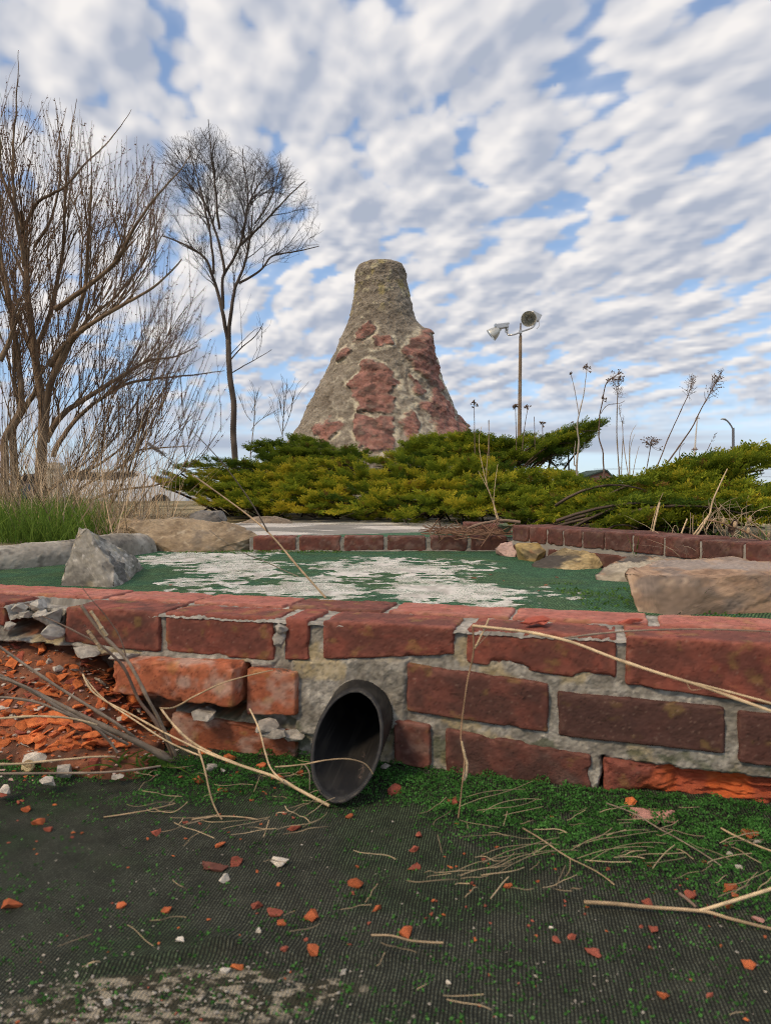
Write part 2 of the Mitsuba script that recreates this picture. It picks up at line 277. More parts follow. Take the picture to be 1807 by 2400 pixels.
def slab_fn(p, n, uv):
    g = fbm(p.x * 9, p.y * 9, 0.0, 4); w = smoothstep(0.42, 0.58, fbm(p.x * 3.2 + 3, p.y * 7, 1.0, 4))
    c = mix((0.17, 0.165, 0.155), (0.37, 0.355, 0.335), w) * (0.75 + 0.5 * g)
    ed = smoothstep(0.0, 0.05, 3.80 + 0.34 * (p.x - 0.1) - p.y + 0.10 * (fbm(p.x * 14, p.y * 14, 2.0, 3) - 0.5))
    return mix(c, mi.Color3f(0.045, 0.095, 0.058) * (0.6 + 0.8 * noise(p.x * 180, p.y * 180)), ed)
scene['slab_concrete'] = {'type': 'twosided', 'b': {'type': 'principled', 'base_color': proc(slab_fn), 'roughness': 0.9, 'specular': 0.2}}
gx, gy = np.meshgrid(np.linspace(-0.95, 1.35, 60), np.linspace(3.50, 5.6, 50), indexing='ij')
tag(put('upper_green', (np.stack([gx, gy, SLAB - 0.004 + 0.006 * (N(np.stack([gx, gy, gx * 0], -1), 4, 3, 3) - 0.5)], -1).reshape(-1, 3), gridfaces(*gx.shape)), 'slab_concrete', smooth=True),
    'grey concrete upper green with a strip of old turf behind the low brick step', kind='structure')

def ground_fn(p, n, uv):
    g = fbm(p.x * 2.3, p.y * 2.3, 0.0, 4); h = fbm(p.x * 30, p.y * 30, 1.0, 3)
    c = mix((0.085, 0.075, 0.045), (0.20, 0.17, 0.11), smoothstep(0.35, 0.65, g)) * (0.5 + h)
    far = smoothstep(16.0, 28.0, p.y)
    return mix(c, mi.Color3f(0.20, 0.20, 0.19) * (0.7 + 0.6 * g), far)
scene['ground_earth'] = {'type': 'twosided', 'b': {'type': 'principled', 'base_color': proc(ground_fn), 'roughness': 0.95, 'specular': 0.1}}
import shapely
hole = [(-4.5, -3.2), (4.5, -3.2), (4.5, 0.2), (1.75, 0.95), (1.30, 2.05), (1.16, 2.32), (0.62, 3.35), (0.45, 3.62), (0.45, 5.0), (-0.60, 5.0), (-0.64, 3.60), (-1.16, 3.52), (-1.36, 3.0), (-1.62, 2.72), (-2.3, 2.2), (-4.5, 1.6)]


grd = shapely.Polygon([(-60, -40), (60, -40), (60, 60), (-60, 60)], [hole])
v2, f2 = trimesh.creation.triangulate_polygon(grd, engine='earcut')
v3, f3 = trimesh.remesh.subdivide_to_size(np.c_[v2, np.zeros(len(v2))], f2, 2.5)
def gnd_z(x, y): r = np.hypot(x, y); return 0.165 - 0.9 * sst(12, 34, r)
v3[:, 2] = gnd_z(v3[:, 0], v3[:, 1])
R = 4000
outer = A([[-R, -R, -2.5], [R, -R, -2.5], [R, R, -2.5], [-R, R, -2.5], [-59.9, -39.9, -0.745], [59.9, -39.9, -0.745], [59.9, 59.9, -0.745], [-59.9, 59.9, -0.745]])
of = A([[0, 1, 5], [0, 5, 4], [1, 2, 6], [1, 6, 5], [2, 3, 7], [2, 7, 6], [3, 0, 4], [3, 4, 7]])
tag(put('ground', join([(v3, f3), (outer, of)]), 'ground_earth', smooth=True), 'brown earth and far pale lots around the old course', kind='structure')

# ---------------------------------------------------------------- the front brick wall
WALL = 'brick_wall'; used[WALL] = 0
tag(WALL, 'low crumbling red brick wall across the foreground with a black drain pipe through it', 'wall')
RED, DARK, ORANGE, PINK = A([0.25, 0.072, 0.050]), A([0.068, 0.037, 0.032]), A([0.36, 0.112, 0.056]), A([0.335, 0.118, 0.090])
def brick_colour(q, edge, w, base, stain, seed, pale=0.0, lichen=0.25):
    n1, n2, n3 = N(q, 24, 4, seed), N(q, 70, 4, seed + 1), N(q, 210, 2, seed + 2)
    c = np.broadcast_to(base, q.shape) * (0.60 + 0.80 * n2)[:, None]; spk = N(q, 340, 2, seed + 9)
    c = mixc(c, c * 0 + DARK * 0.85, stain * sst(0.30, 0.56, n1 + 0.35 * (n2 - 0.5)) * (1 - 0.55 * edge))
    c = mixc(c, c * 0 + base * A([1.22, 1.45, 1.45]), 0.75 * edge * sst(0.42, 0.62, N(q, 60, 3, seed + 4)))      # worn, freshly rubbed edges
    if pale: c = mixc(c, c * 0 + A([0.46, 0.36, 0.31]), pale * sst(0.50, 0.68, N(q, 30, 4, seed + 7)))            # lime and dust crusts
    c = mixc(c, c * 0 + A([0.30, 0.22, 0.055]), lichen * sst(0.60, 0.72, N(q, 46, 4, seed + 6)))
    c = mixc(c, c * 0.30, 0.6 * sst(0.66, 0.76, spk)); c = mixc(c, A([0.30, 0.20, 0.16]), 0.3 * sst(0.72, 0.80, N(q, 300, 2, seed + 11)))       # pores and sand grains
    return c * (0.66 + 0.68 * n3)[:, None]
def wall_brick(quad, base, stain, seed, proud=0.0, depth=0.096, chip=0.003, top=None, pale=0.0, res=0.0027, label=None, rnd=0.0036, amp=0.0011, lichen=0.25, twist=0.0):
    (xl, tl, bl), (xr, tr, br) = quad
    f = [wall_at(xl, bl, proud), wall_at(xr, br, proud + twist), wall_at(xl, tl, proud), wall_at(xr, tr, proud + twist)]
    if top is not None: f[2][2], f[3][2] = top, top
    c8 = f + [q - WN * (depth + proud) for q in f]
    v, fa, q, edge, w = rough_box(c8, res, rnd, amp, chip, seed, 1.7)
    return put('brick', (v, fa), 'fired_clay', WALL, smooth=True, color=brick_colour(q, edge, w, base, stain, seed, pale, lichen), label=label)
mixb = lambda t: RED * (1 - t) + DARK * t
TOPC = [(((-150, 1388, 1455), (11, 1402, 1468)), RED * 0.8, 0.5, None), (((151, 1424, 1507), (373, 1438, 1531)), mixb(0.25), 0.75, None), (((386, 1438, 1527), (642, 1450, 1552)), mixb(0.12), 0.55, None),
        (((666, 1452, 1548), (723, 1453, 1548)), mixb(0.1), 0.4, None), (((755, 1454, 1547), (1064, 1464, 1537)), mixb(0.2), 0.55, None),
        (((1093, 1466, 1555), (1445, 1486, 1603)), mixb(0.12), 0.6, 'front brick of the top course with its upper edge broken away'), (((1466, 1487, 1607), (1850, 1520, 1662)), mixb(0.05), 0.6, None)]
for i, (quad, base, stain, lab) in enumerate(TOPC):
    wall_brick(quad, base, stain, 10 + i, proud=0.002 * math.sin(i * 2.3), top=TOP - 0.001 * (i % 3), depth=0.092, chip=0.012 if i == 5 else 0.004, label=lab, rnd=0.0042)
OTHER = [(((952, 1555, 1669), (1285, 1603, 1720)), mixb(0.55), 0.7, 0.001, 0, None), (((1306, 1622, 1727), (1700, 1659, 1770)), mixb(0.86), 0.55, 0, 0, 'dark burnt brick in the middle course'), (((1730, 1668, 1790), (2050, 1700, 1830)), mixb(0.8), 0.5, 0.001, 0, None),
         (((922, 1686, 1790), (1008, 1703, 1806)), mixb(0.45), 0.6, 0.002, 0.2, None), (((1043, 1708, 1822), (1385, 1771, 1868)), mixb(0.62), 0.8, 0, 0.1, None),
         (((577, 1567, 1676), (693, 1578, 1680)), ORANGE * 0.8 + RED * 0.15, 0.12, 0.012, 0.45, 'half brick left of the pipe, faded orange red'), (((395, 1668, 1790), (693, 1722, 1800)), ORANGE * 0.72, 0.15, 0.004, 0.55, None),
         (((-150, 1610, 1660), (66, 1622, 1662)), mixb(0.2), 0.2, 0.02, 0.2, None)]
for i, (quad, base, stain, proud, pale, lab) in enumerate(OTHER):
    wall_brick(quad, base, stain, 40 + i, proud=proud, pale=pale, label=lab, chip=0.006 if pale else 0.003)
wall_brick(((259, 1546, 1626), (546, 1562, 1664)), ORANGE, 0.1, 60, proud=0.030, pale=0.6, chip=0.012, label='loose orange brick pushed out of the middle course', rnd=0.007, amp=0.002, twist=0.012)
# the spalled bottom brick at the right: a hollowed, flaking body
(xl, tl, bl), (xr, tr, br) = ((1415, 1778, 1872), (1900, 1842, 1915))
f4 = [wall_at(xl, bl), wall_at(xr, br), wall_at(xl, tl), wall_at(xr, tr)]
v, fa, q, edge, w = rough_box(f4 + [t - WN * 0.1 for t in f4], 0.0021, 0.006, 0.003, 0.012, 77, 1.7)
lay = N(A([[1, 1, 3.6]]) * q + 5, 30, 4, 4)
deep = sst(0.12, 0.30, w[:, 0] - 0.10 * w[:, 2] + 0.2 * (N(q, 25, 3, 8) - 0.5)) * (1 - sst(0.35, 0.6, w[:, 1])) * (0.75 + 0.5 * w[:, 2])
v = v - WN * (deep * (0.020 + 0.034 * (lay - 0.45)) * np.clip(0.25 + 1.3 * (1 - w[:, 2]) + 0.5, 0, 1.2))[:, None]
fresh = A([0.40, 0.090, 0.042]); c = mixc(brick_colour(q, edge, w, RED * 0.8, 0.4, 77), np.broadcast_to(fresh, q.shape) * (0.35 + 1.1 * lay)[:, None], deep)
c = mixc(c, A([0.52, 0.115, 0.032]) * (0.6 + 0.8 * N(q, 90, 3, 3))[:, None], deep * sst(0.5, 0.62, N(q, 17, 3, 12)))
put('brick', (v, fa), 'fired_clay', WALL, smooth=True, color=c, label='spalled bottom brick flaking into bright orange layers')
# back row of the coping, tops only in sight
for i, (x0, x1, y0, y1, base) in enumerate([(-120, 243, 1371, 1384, PINK), (254, 443, 1384, 1393, PINK), (454, 668, 1394, 1403, PINK), (668 + 9, 897, 1404, 1409, mixb(0.55)), (911, 1194, 1410, 1420, PINK * 0.95), (1201, 1521, 1424, 1441, PINK), (1548, 1900, 1443, 1472, PINK)]):
    u0, u1 = wall_uz(x0, y0, -0.112)[0], wall_uz(x1, y1, -0.112)[0]
    c8 = [wall_p(u0, 0.15, -0.110), wall_p(u1, 0.15, -0.110), wall_p(u0, TOP, -0.108), wall_p(u1, TOP, -0.108), wall_p(u0, 0.15, -0.205), wall_p(u1, 0.15, -0.205), wall_p(u0, TOP - 0.001, -0.207), wall_p(u1, TOP - 0.001, -0.207)]
    v, fa, q, edge, w = rough_box(c8, 0.0034, 0.004, 0.0011, 0.004, 90 + i)
    put('brick', (v, fa), 'fired_clay', WALL, smooth=True, color=brick_colour(q, edge, w, base, 0.12, 90 + i, 0.1))
# flakes of brick standing on the coping
for i, (px, py, s) in enumerate([(1240, 1436, 0.048), (1275, 1441, 0.03), (1475, 1437, 0.034)]):
    v, fa = frag(s, 300 + i, 0.28, 0.004, long=1.9); o = wall_p(wall_uz(px, py, -0.05 - 0.05 * (i > 1))[0], TOP, -0.045 - 0.05 * (i > 1))
    tag(put('brick_flake', (v + o, fa), 'dull', color=A([0.36, 0.09, 0.06])), ['long raw red brick flake lying on top of the wall right of centre', 'small raw red brick flake beside the long one on top of the wall', 'raised red brick flake on top of the wall in front of the big boulder'][i], 'brick flake')

# the pipe's axis and radii
a0, a1 = wall_at(846, 1673, 0.0), A([-0.067, 0.962, 0.050]); ax = unit(a1 - a0); R0, R1 = 0.0505, 0.0452
s1 = unit(np.cross(ax, [0, 0, 1])); s2 = np.cross(s1, ax)
if s2[2] < 0: s2 = -s2

# mortar: one rough body behind and between the bricks
us, zs = np.arange(-1.1, 0.85, 0.0025), np.arange(-0.035, 0.2085, 0.0025)
gu, gz = np.meshgrid(us, zs, indexing='ij'); w3 = np.stack([gu, gz, gu * 0], -1)
off = -0.0062 + 0.0045 * (N(w3, 60, 4, 3) - 0.5) + 0.0035 * (N(w3, 190, 3, 6) - 0.5)
def region(pts): return shapely.Polygon([wall_uz(*p) for p in pts])
def inside(poly, soft):
    pt = shapely.points(np.c_[gu.ravel(), gz.ravel()]); d = shapely.distance(pt, poly.boundary) * np.where(shapely.contains(poly, pt), 1, -1)
    return sst(-soft, soft, d.reshape(gu.shape) + 0.012 * (N(w3, 45, 3, 12) - 0.5))
mass = inside(region([(684, 1548), (952, 1548), (946, 1690), (905, 1720), (690, 1720), (694, 1670)]), 0.003)
off += mass * (0.006 + 0.007 * (N(w3, 32, 4, 15) - 0.5))
for pts, dep in (([(546, 1556), (577, 1560), (577, 1690), (546, 1672)], 0.045), ([(255, 1545), (150, 1520), (-150, 1500), (-150, 1760), (400, 1760), (400, 1660), (560, 1690), (555, 1660), (270, 1628)], 0.055),
                 ([(30, 1455), (150, 1470), (150, 1505), (20, 1490)], 0.034), ([(12, 1420), (60, 1440), (60, 1478), (12, 1470)], 0.052), ([(640, 1450), (666, 1452), (664, 1552), (645, 1556)], 0.004), ([(1413, 1785), (1900, 1850), (1900, 1940), (1413, 1900)], 0.045), ([(560, 1670), (690, 1685), (690, 1735), (620, 1712), (560, 1700)], 0.006)):
    off -= inside(region(pts), 0.004) * (dep + 0.6 * dep * (N(w3, 40, 3, 18) - 0.5))
ledge = inside(region([(65, 1506), (150, 1506), (380, 1531), (640, 1552), (640, 1566), (380, 1546), (250, 1545), (150, 1535)]), 0.003); off += ledge * 0.006
gap = inside(region([(10, 1398), (150, 1424), (150, 1508), (60, 1490), (10, 1470)]), 0.004)
off += gap * (0.03 * (N(w3, 34, 4, 25) - 0.55) - 0.004)
v = (W0 + WT * gu[..., None] + WN * off[..., None]).reshape(-1, 3); v[:, 2] += gz.ravel()
n1, n2 = N(w3, 30, 4, 31).ravel(), N(w3, 170, 3, 32).ravel()
c = mixc(A([0.20, 0.188, 0.162]), A([0.36, 0.345, 0.31]), sst(0.3, 0.7, n1)) * (0.40 + 1.2 * n2)[:, None]
c = mixc(c, A([0.42, 0.33, 0.16]), 0.5 * sst(0.60, 0.70, N(w3, 22, 4, 35)).ravel())                      # lichen
m1 = sst(0.62, 0.72, N(w3, 200, 2, 36)).ravel(); c = mixc(c, A([0.16, 0.15, 0.14]), 0.6 * m1)               # dark aggregate grains
lowd = sst(0.5, 0.68, N(w3, 38, 4, 37)).ravel() * (gz.ravel() < 0.055 + 0.03 * (n1 - 0.5)); c = mixc(c, A([0.07, 0.085, 0.045]), 0.7 * lowd)
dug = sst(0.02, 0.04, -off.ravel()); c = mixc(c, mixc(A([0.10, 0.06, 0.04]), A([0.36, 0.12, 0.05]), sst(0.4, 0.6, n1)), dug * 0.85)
off_r = np.linalg.norm(np.cross(v - a0, ax), axis=1); fa_ = gridfaces(*gu.shape); fa_ = fa_[~(off_r[fa_] < R0 - 0.003).any(1)]      # the pipe passes through
parts = [(v, fa_, c)]
ws = np.arange(0.0, 0.213, 0.003); us2 = np.arange(-1.1, 0.85, 0.003); tu, tw = np.meshgrid(us2, ws, indexing='ij'); w4 = np.stack([tu, tw, tu * 0 + 3], -1)
tz = TOP - 0.0062 + 0.004 * (N(w4, 70, 4, 41) - 0.5) + 0.004 * (N(w4, 200, 3, 42) - 0.5) - 0.004 * (tw < 0.002)
bare = sst(-0.005, 0.01, -(tu - wall_uz(150, 1424)[0])) * sst(0.004, 0.012, tu - wall_uz(10, 1400)[0]) * (tw < 0.105)
tz = tz - bare * (0.012 + 0.045 * (N(w4, 34, 4, 25) - 0.35).clip(0, 1) * sst(0.10, 0.0, tw))
v = (W0 + WT * tu[..., None] - WN * (tw[..., None] + 0.0)).reshape(-1, 3); v[:, 2] = tz.ravel()
n1, n2 = N(w4, 30, 4, 51).ravel(), N(w4, 170, 3, 52).ravel()
c = mixc(A([0.20, 0.19, 0.17]), A([0.33, 0.315, 0.285]), sst(0.3, 0.7, n1)) * (0.5 + 1.0 * n2)[:, None]
parts.append((v, gridfaces(*tu.shape)[:, ::-1], c))
b = A([wall_p(u, z, -0.212) for u in (-1.1, 0.85) for z in (0.0, TOP - 0.006)]); parts.append((b, A([[0, 1, 3], [0, 3, 2]]), A([0.3, 0.28, 0.25])))
v, fa, c = join(parts)
put('mortar', (v, fa), 'mortar', WALL, smooth=True, color=c)
# broken lumps of bedding in the gap at the left and under the loose bricks
for i, (px, py, o, s, fl) in enumerate([(47, 1425, 0.004, 0.036, 0.8), (60, 1440, 0.004, 0.022, 0.8), (118, 1447, 0.006, 0.05, 0.9), (90, 1420, -0.01, 0.04, 0.8), (128, 1480, 0.012, 0.055, 0.6), (100, 1440, 0.002, 0.03, 0.8), (20, 1468, 0.015, 0.03, 0.7), (480, 1672, 0.022, 0.062, 0.34), (650, 1712, 0.02, 0.05, 0.5), (625, 1702, 0.022, 0.05, 0.4), (690, 1725, 0.012, 0.035, 0.8), (655, 1500, 0.006, 0.022, 1.6), (660, 1475, 0.003, 0.026, 1.0), (200, 1528, 0.012, 0.06, 0.35), (300, 1541, 0.012, 0.07, 0.3)]):
    v, fa = frag(s, 500 + i, fl, s / 9, n=14); v = v + wall_at(px, py, o) - A([0, 0, (v[:, 2].max()) / 2])
    q = v; c = mixc(A([0.26, 0.245, 0.21]), A([0.46, 0.43, 0.37]), N(q, 60, 3, i)) * (0.6 + 0.8 * N(q, 220, 2, i))[:, None]
    put('mortar_lump', (v, fa), 'concrete_grey', WALL, smooth=False)

# the drain pipe, its end cut on a slant
n_ph, plane_o, ptop, pbot = 96, None, P(820, 1623, 1.088), a1 - s2 * R0
cutn = unit(np.cross(s1, ptop - pbot))
def pipe_end(ph, r):
    o = a0 + (np.cos(ph)[:, None] * s1 + np.sin(ph)[:, None] * s2) * r; t = ((pbot - o) @ cutn) / (ax @ cutn); return o, t
ph = np.arange(n_ph) * 2 * np.pi / n_ph
rings = []
o, t = pipe_end(ph, R0); prof = [(R0, -0.30, 0), (R0, -0.17, 0), (R0, -0.05, 0), (R0, None, -0.03), (R0, None, -0.0018), (R0 - 0.0018, None, 0.0), (R1 + 0.0018, None, 0.0), (R1, None, -0.0018), (R1, None, -0.02), (R1, -0.05, 0), (R1, -0.12, 0), (R1, -0.20, 0), (R1, -0.30, 0)]
for r, fixed, d in prof:
    o, t = pipe_end(ph, r); tt = np.full(n_ph, fixed) if fixed is not None else t + d + (0.0008 * np.sin(ph * 7) + 0.0006 * np.sin(ph * 17 + 1))
    rings.append(o + ax * tt[:, None])
v = np.vstack(rings); m_ = len(rings); i, j = np.meshgrid(np.arange(m_ - 1), np.arange(n_ph), indexing='ij'); j2 = (j + 1) % n_ph
q4 = np.stack([i * n_ph + j, i * n_ph + j2, (i + 1) * n_ph + j2, (i + 1) * n_ph + j], -1).reshape(-1, 4)
sv_, sf_ = trimesh.remesh.subdivide(v, np.vstack([q4[:, [0, 1, 2]], q4[:, [0, 2, 3]]])); mesh = trimesh.Trimesh(*trimesh.remesh.subdivide(sv_, sf_)); mesh.merge_vertices()
pv = np.array(mesh.vertices); dirt = sst(0.52, 0.7, N(pv, 45, 4, 3)); scr = sst(0.62, 0.7, N(pv * A([1, 1, 3]), 120, 2, 5))
pc = mixc(A([0.013, 0.013, 0.014]), A([0.034, 0.032, 0.029]), dirt * 0.7); pc = mixc(pc, A([0.09, 0.088, 0.08]), scr * 0.12)
tag(put('drain_pipe', (pv, np.array(mesh.faces)), 'pipe_plastic', smooth=True, color=pc), 'black plastic drain pipe with slanted open end sticking out of the brick wall', 'pipe')

# ---------------------------------------------------------------- the brick step, the header wall, curb and boulders
STEP = 'brick_step'; used[STEP] = 0
tag(STEP, 'single low row of dark red bricks stepping up to the upper green in mid picture', 'step')
sc = [mixb(0.35), mixb(0.45), mixb(0.65), mixb(0.75), mixb(0.75), mixb(0.7)]
for i, (x0, x1) in enumerate([(593, 693), (701, 798), (806, 900), (908, 998), (1009, 1096), (1104, 1190)]):
    Y = 3.46
    f4 = [P(x0, 1293, Y), P(x1, 1293, Y), P(x0, 1259, Y), P(x1, 1259, Y)]
    for q in f4[:2]: q[2] = UPP - 0.01
    for q in f4[2:]: q[2] = SLAB + 0.001 * (i % 3)
    v, fa, q, edge, w = rough_box(f4 + [t + A([0, 0.1, 0]) for t in f4], 0.006, 0.006, 0.002, 0.005, 140 + i)
    c = brick_colour(q, edge * 0.7, w, sc[i], 0.55, 140 + i, 0.15, 0.1)
    put('brick', (v, fa), 'fired_clay', STEP, smooth=True, color=c)
gx, gy = np.meshgrid(np.linspace(P(588, 1280, 3.5)[0], P(1200, 1280, 3.5)[0], 200), np.arange(12), indexing='ij')
gw = np.stack([gx, gy * 0.012, gx * 0], -1)
v = np.stack([gx, 3.466 + 0.010 * (N(gw, 50, 3, 2) - 0.4), UPP - 0.01 + (SLAB - UPP + 0.006) * gy / 11], -1); v[:, :3, 1] -= 0.018 * (N(gw[:, :3], 18, 3, 9))
put('mortar', (v.reshape(-1, 3), gridfaces(*gx.shape)), 'mortar', STEP, smooth=True, color=mixc(A([0.16, 0.15, 0.13]), A([0.33, 0.31, 0.28]), N(v.reshape(-1, 3), 60, 3, 4)))

HW = 'brick_border_wall'; used[HW] = 0
tag(HW, 'low wall of dark red header bricks curving along the juniper on the right', 'wall')
HZ = 0.25
tops = A([PG(x, y, HZ)[:2] for x, y in ((1198, 1230), (1238, 1234), (1319, 1240), (1400, 1245), (1481, 1250.5), (1560, 1257), (1641, 1264), (1720, 1270), (1807, 1276), (1890, 1283.5))])
xs_e = [1199, 1239, 1280, 1319, 1364, 1416, 1481, 1556, 1641, 1744, 1860]
from scipy.interpolate import interp1d
cu = spline(tops, 400); ang = cu[:, 0] / cu[:, 1]; fx = interp1d(ang, np.arange(400), fill_value='extrapolate')
def on_curve(px):
    k = np.clip(float(fx((px - CX) / (FPX * (FWD[1] + 0.0)) * 1.0)), 0, 398.9); i = int(k); p = cu[i] + (cu[i + 1] - cu[i]) * (k - i); t = unit(cu[min(i + 3, 399)] - cu[max(i - 3, 0)]); return p, A([-t[1], t[0]])
def hbrick(pa, na, pb, nb, z0, z1, col, i, proud=0.0):
    o = lambda p, n, d, z: A([*(p + n * d), z])
    f4 = [o(pa, na, -proud, z0), o(pb, nb, -proud, z0), o(pa, na, -proud, z1), o(pb, nb, -proud, z1)]; b4 = [o(pa, na, 0.19, z0), o(pb, nb, 0.19, z0), o(pa, na, 0.19, z1), o(pb, nb, 0.19, z1)]
    v, fa, q, edge, w = rough_box(f4 + b4, 0.0050, 0.006, 0.0022, 0.006, 170 + i, 2)
    put('brick', (v, fa), 'fired_clay', HW, smooth=True, color=brick_colour(q, edge * 0.8, w, col, 0.6, 170 + i, 0.1, 0.08))
mort = []
hc = [mixb(x) for x in (0.7, 0.6, 0.75, 0.65, 0.8, 0.7, 0.6, 0.65, 0.75, 0.6)]
for i in range(10):
    (pa, na), (pb, nb) = on_curve(xs_e[i] + (1.2 if i < 6 else 3)), on_curve(xs_e[i + 1] - (1.2 if i < 6 else 3))
    hbrick(pa, na, pb, nb, HZ - 0.068, HZ + 0.0015 * math.sin(i * 3), hc[i], i)
    if i % 2 == 0:
        pc, nc = on_curve(xs_e[i + 2 if i < 9 else 10] - 4)
        hbrick(pa, na, pc, nc, UPP - 0.012, HZ - 0.082, mixb(0.7), 30 + i, -0.004)
# where it turns behind the step: three bricks seen nearly flat on
for i, (x0, x1, y) in enumerate([(1093, 1150, 1226), (1153, 1197, 1229)]):
    pa, pb = PG(x0, y, HZ - 0.02)[:2], PG(x1, y + 1, HZ - 0.02)[:2]
    hbrick(pa, A([0, 1.0]), pb, A([0, 1.0]), SLAB - 0.02, HZ - 0.02, mixb(0.6), 60 + i)
gi = np.linspace(0, 399, 260).astype(int); nn = np.stack([-np.gradient(cu[:, 1]), np.gradient(cu[:, 0])], 1); nn /= np.linalg.norm(nn, axis=1, keepdims=True)
if nn[200, 1] < 0: nn = -nn
rows = []
for d, z in [(0.007, UPP - 0.02), (0.007, HZ - 0.09), (0.005, HZ - 0.075), (0.008, HZ - 0.06), (0.008, HZ - 0.008), (0.02, HZ - 0.006), (0.185, HZ - 0.006), (0.185, 0.0)]:
    rows.append(np.c_[cu[gi] + nn[gi] * d, np.full(len(gi), z)])
v = np.stack(rows, 1); v = v + 0.004 * (N(v * A([1, 1, 1]), 60, 3, 5)[..., None] - 0.5); 
put('mortar', (v.reshape(-1, 3), gridfaces(v.shape[0], v.shape[1])), 'mortar', HW, smooth=True, color=mixc(A([0.20, 0.19, 0.17]), A([0.36, 0.34, 0.31]), N(v.reshape(-1, 3), 50, 3, 4)))

# the rounded concrete kerb at the left
path = spline([PG(-260, 1345, UPP), PG(-120, 1341, UPP), PG(0, 1334, UPP), PG(90, 1326, UPP), PG(180, 1317, UPP), PG(270, 1304, UPP), PG(340, 1293, UPP)], 90)
path += A([0, 0.075, 0]); hts = np.interp(np.linspace(0, 1, 90), [0, 0.3, 0.75, 0.93, 1], [0.100, 0.098, 0.112, 0.100, 0.030]); tng = unit(np.gradient(path, axis=0)); nrm = unit(np.cross(tng, [0, 0, 1]))
pr = np.linspace(0, np.pi, 22); v = path[:, None] + nrm[:, None] * (np.cos(pr)[None, :, None] * 0.082 * np.interp(np.linspace(0, 1, 90), [0, 0.93, 1], [1, 1, 0.45])[:, None, None]) + A([0, 0, 1]) * ((np.sin(pr) ** 0.72)[None, :, None] * hts[:, None, None]) - A([0, 0, 0.015])
cv = np.diff(np.vstack([path[:1], path]), axis=0)
w3 = v.copy(); fn = unit(v - path[:, None] + 1e-9); v = v + fn * (0.010 * (N(w3, 14, 3, 3) - 0.5) + 0.005 * (N(w3, 90, 3, 4) - 0.5))[..., None]
v = v.reshape(-1, 3); mid = v.reshape(90, 22, 3)[-1].mean(0); f = gridfaces(90, 22); last = np.arange(89 * 22, 90 * 22); f = np.vstack([f, np.stack([last[:-1], last[1:], np.full(21, len(v))], 1)]); v = np.vstack([v, mid])
mo, me = v, trimesh.Trimesh(v, f, process=False); m2 = trimesh.remesh.subdivide(v, f); v, f = m2[0], m2[1]
v = v + A([0, 0, 0.003]) * (N(v, 130, 3, 5)[:, None] - 0.5)
def conc(v, s, lo, hi): return mixc(A(lo), A(hi), sst(0.3, 0.7, N(v, 12, 4, s))) * (0.62 + 0.76 * N(v, 95, 3, s + 1))[:, None] * (1 - 0.45 * sst(0.58, 0.7, N(v, 34, 4, s + 2)))[:, None]
tag(put('kerb', (v, f), 'stone', smooth=True, color=conc(v, 61, (0.20, 0.18, 0.15), (0.36, 0.335, 0.29))), 'long rounded grey concrete kerb curving in from the left edge', 'kerb')

def boulder(pts, label, cat, lo, hi, spots, seed, edge=0.014, amp=0.010, freq=14, name='boulder', smooth=1, stains=(), strata=0.0, rough=1.0):
    m = hull_rock(pts, edge, amp, seed, freq, smooth, rough); v = np.array(m.vertices)
    g = N(v * A([1, 1, 1 + strata]), 9, 4, seed); h = N(v, 42, 4, seed + 1); k = N(v, 150, 3, seed + 2)
    c = mixc(A(lo), A(hi), sst(0.28, 0.72, g * 0.5 + h * 0.5)) * (0.55 + 0.9 * k)[:, None]
    for col, f, t0, t1, amt in spots: c = mixc(c, A(col) * (0.6 + 0.8 * k)[:, None], amt * sst(t0, t1, N(v, f, 4, seed + 5 + int(f))))
    for (px, py, y, r, col, amt) in stains:
        o = P(px, py, y); c = mixc(c, A(col) * (0.6 + 0.8 * k)[:, None], amt * sst(1.15, 0.7, np.linalg.norm(v - o, axis=1) / r + 0.8 * (h - 0.5) + 0.7 * (g - 0.5)))
    return tag(put(name, (v, np.array(m.faces)), 'stone', smooth=True, color=c), label, cat)
def pts3(*a): return [P(*q) for q in a]
U = lambda px, py, dz=-0.02: PG(px, py, UPP) + A([0, 0, dz])
boulder([U(140, 1372), U(265, 1378), U(290, 1370), U(341, 1328), U(275, 1318), U(165, 1322)] + pts3((186, 1236, 2.42), (206, 1241, 2.40), (176, 1262, 2.38), (160, 1310, 2.33), (245, 1278, 2.45), (290, 1290, 2.55), (322, 1308, 2.62), (200, 1244, 2.5), (268, 1330, 2.30), (180, 1258, 2.55)),
        'pointed grey boulder standing on the green turf at left', 'boulder', (0.145, 0.135, 0.115), (0.35, 0.33, 0.29), [((0.33, 0.27, 0.15), 20, 0.55, 0.68, 0.6), ((0.06, 0.058, 0.055), 8, 0.54, 0.66, 0.75), ((0.5, 0.48, 0.45), 55, 0.60, 0.7, 0.6)], 201, 0.010, 0.011, 13, smooth=1,
        stains=[(290, 1340, 2.35, 0.07, (0.065, 0.062, 0.06), 0.8), (180, 1370, 2.28, 0.06, (0.07, 0.066, 0.06), 0.7)])
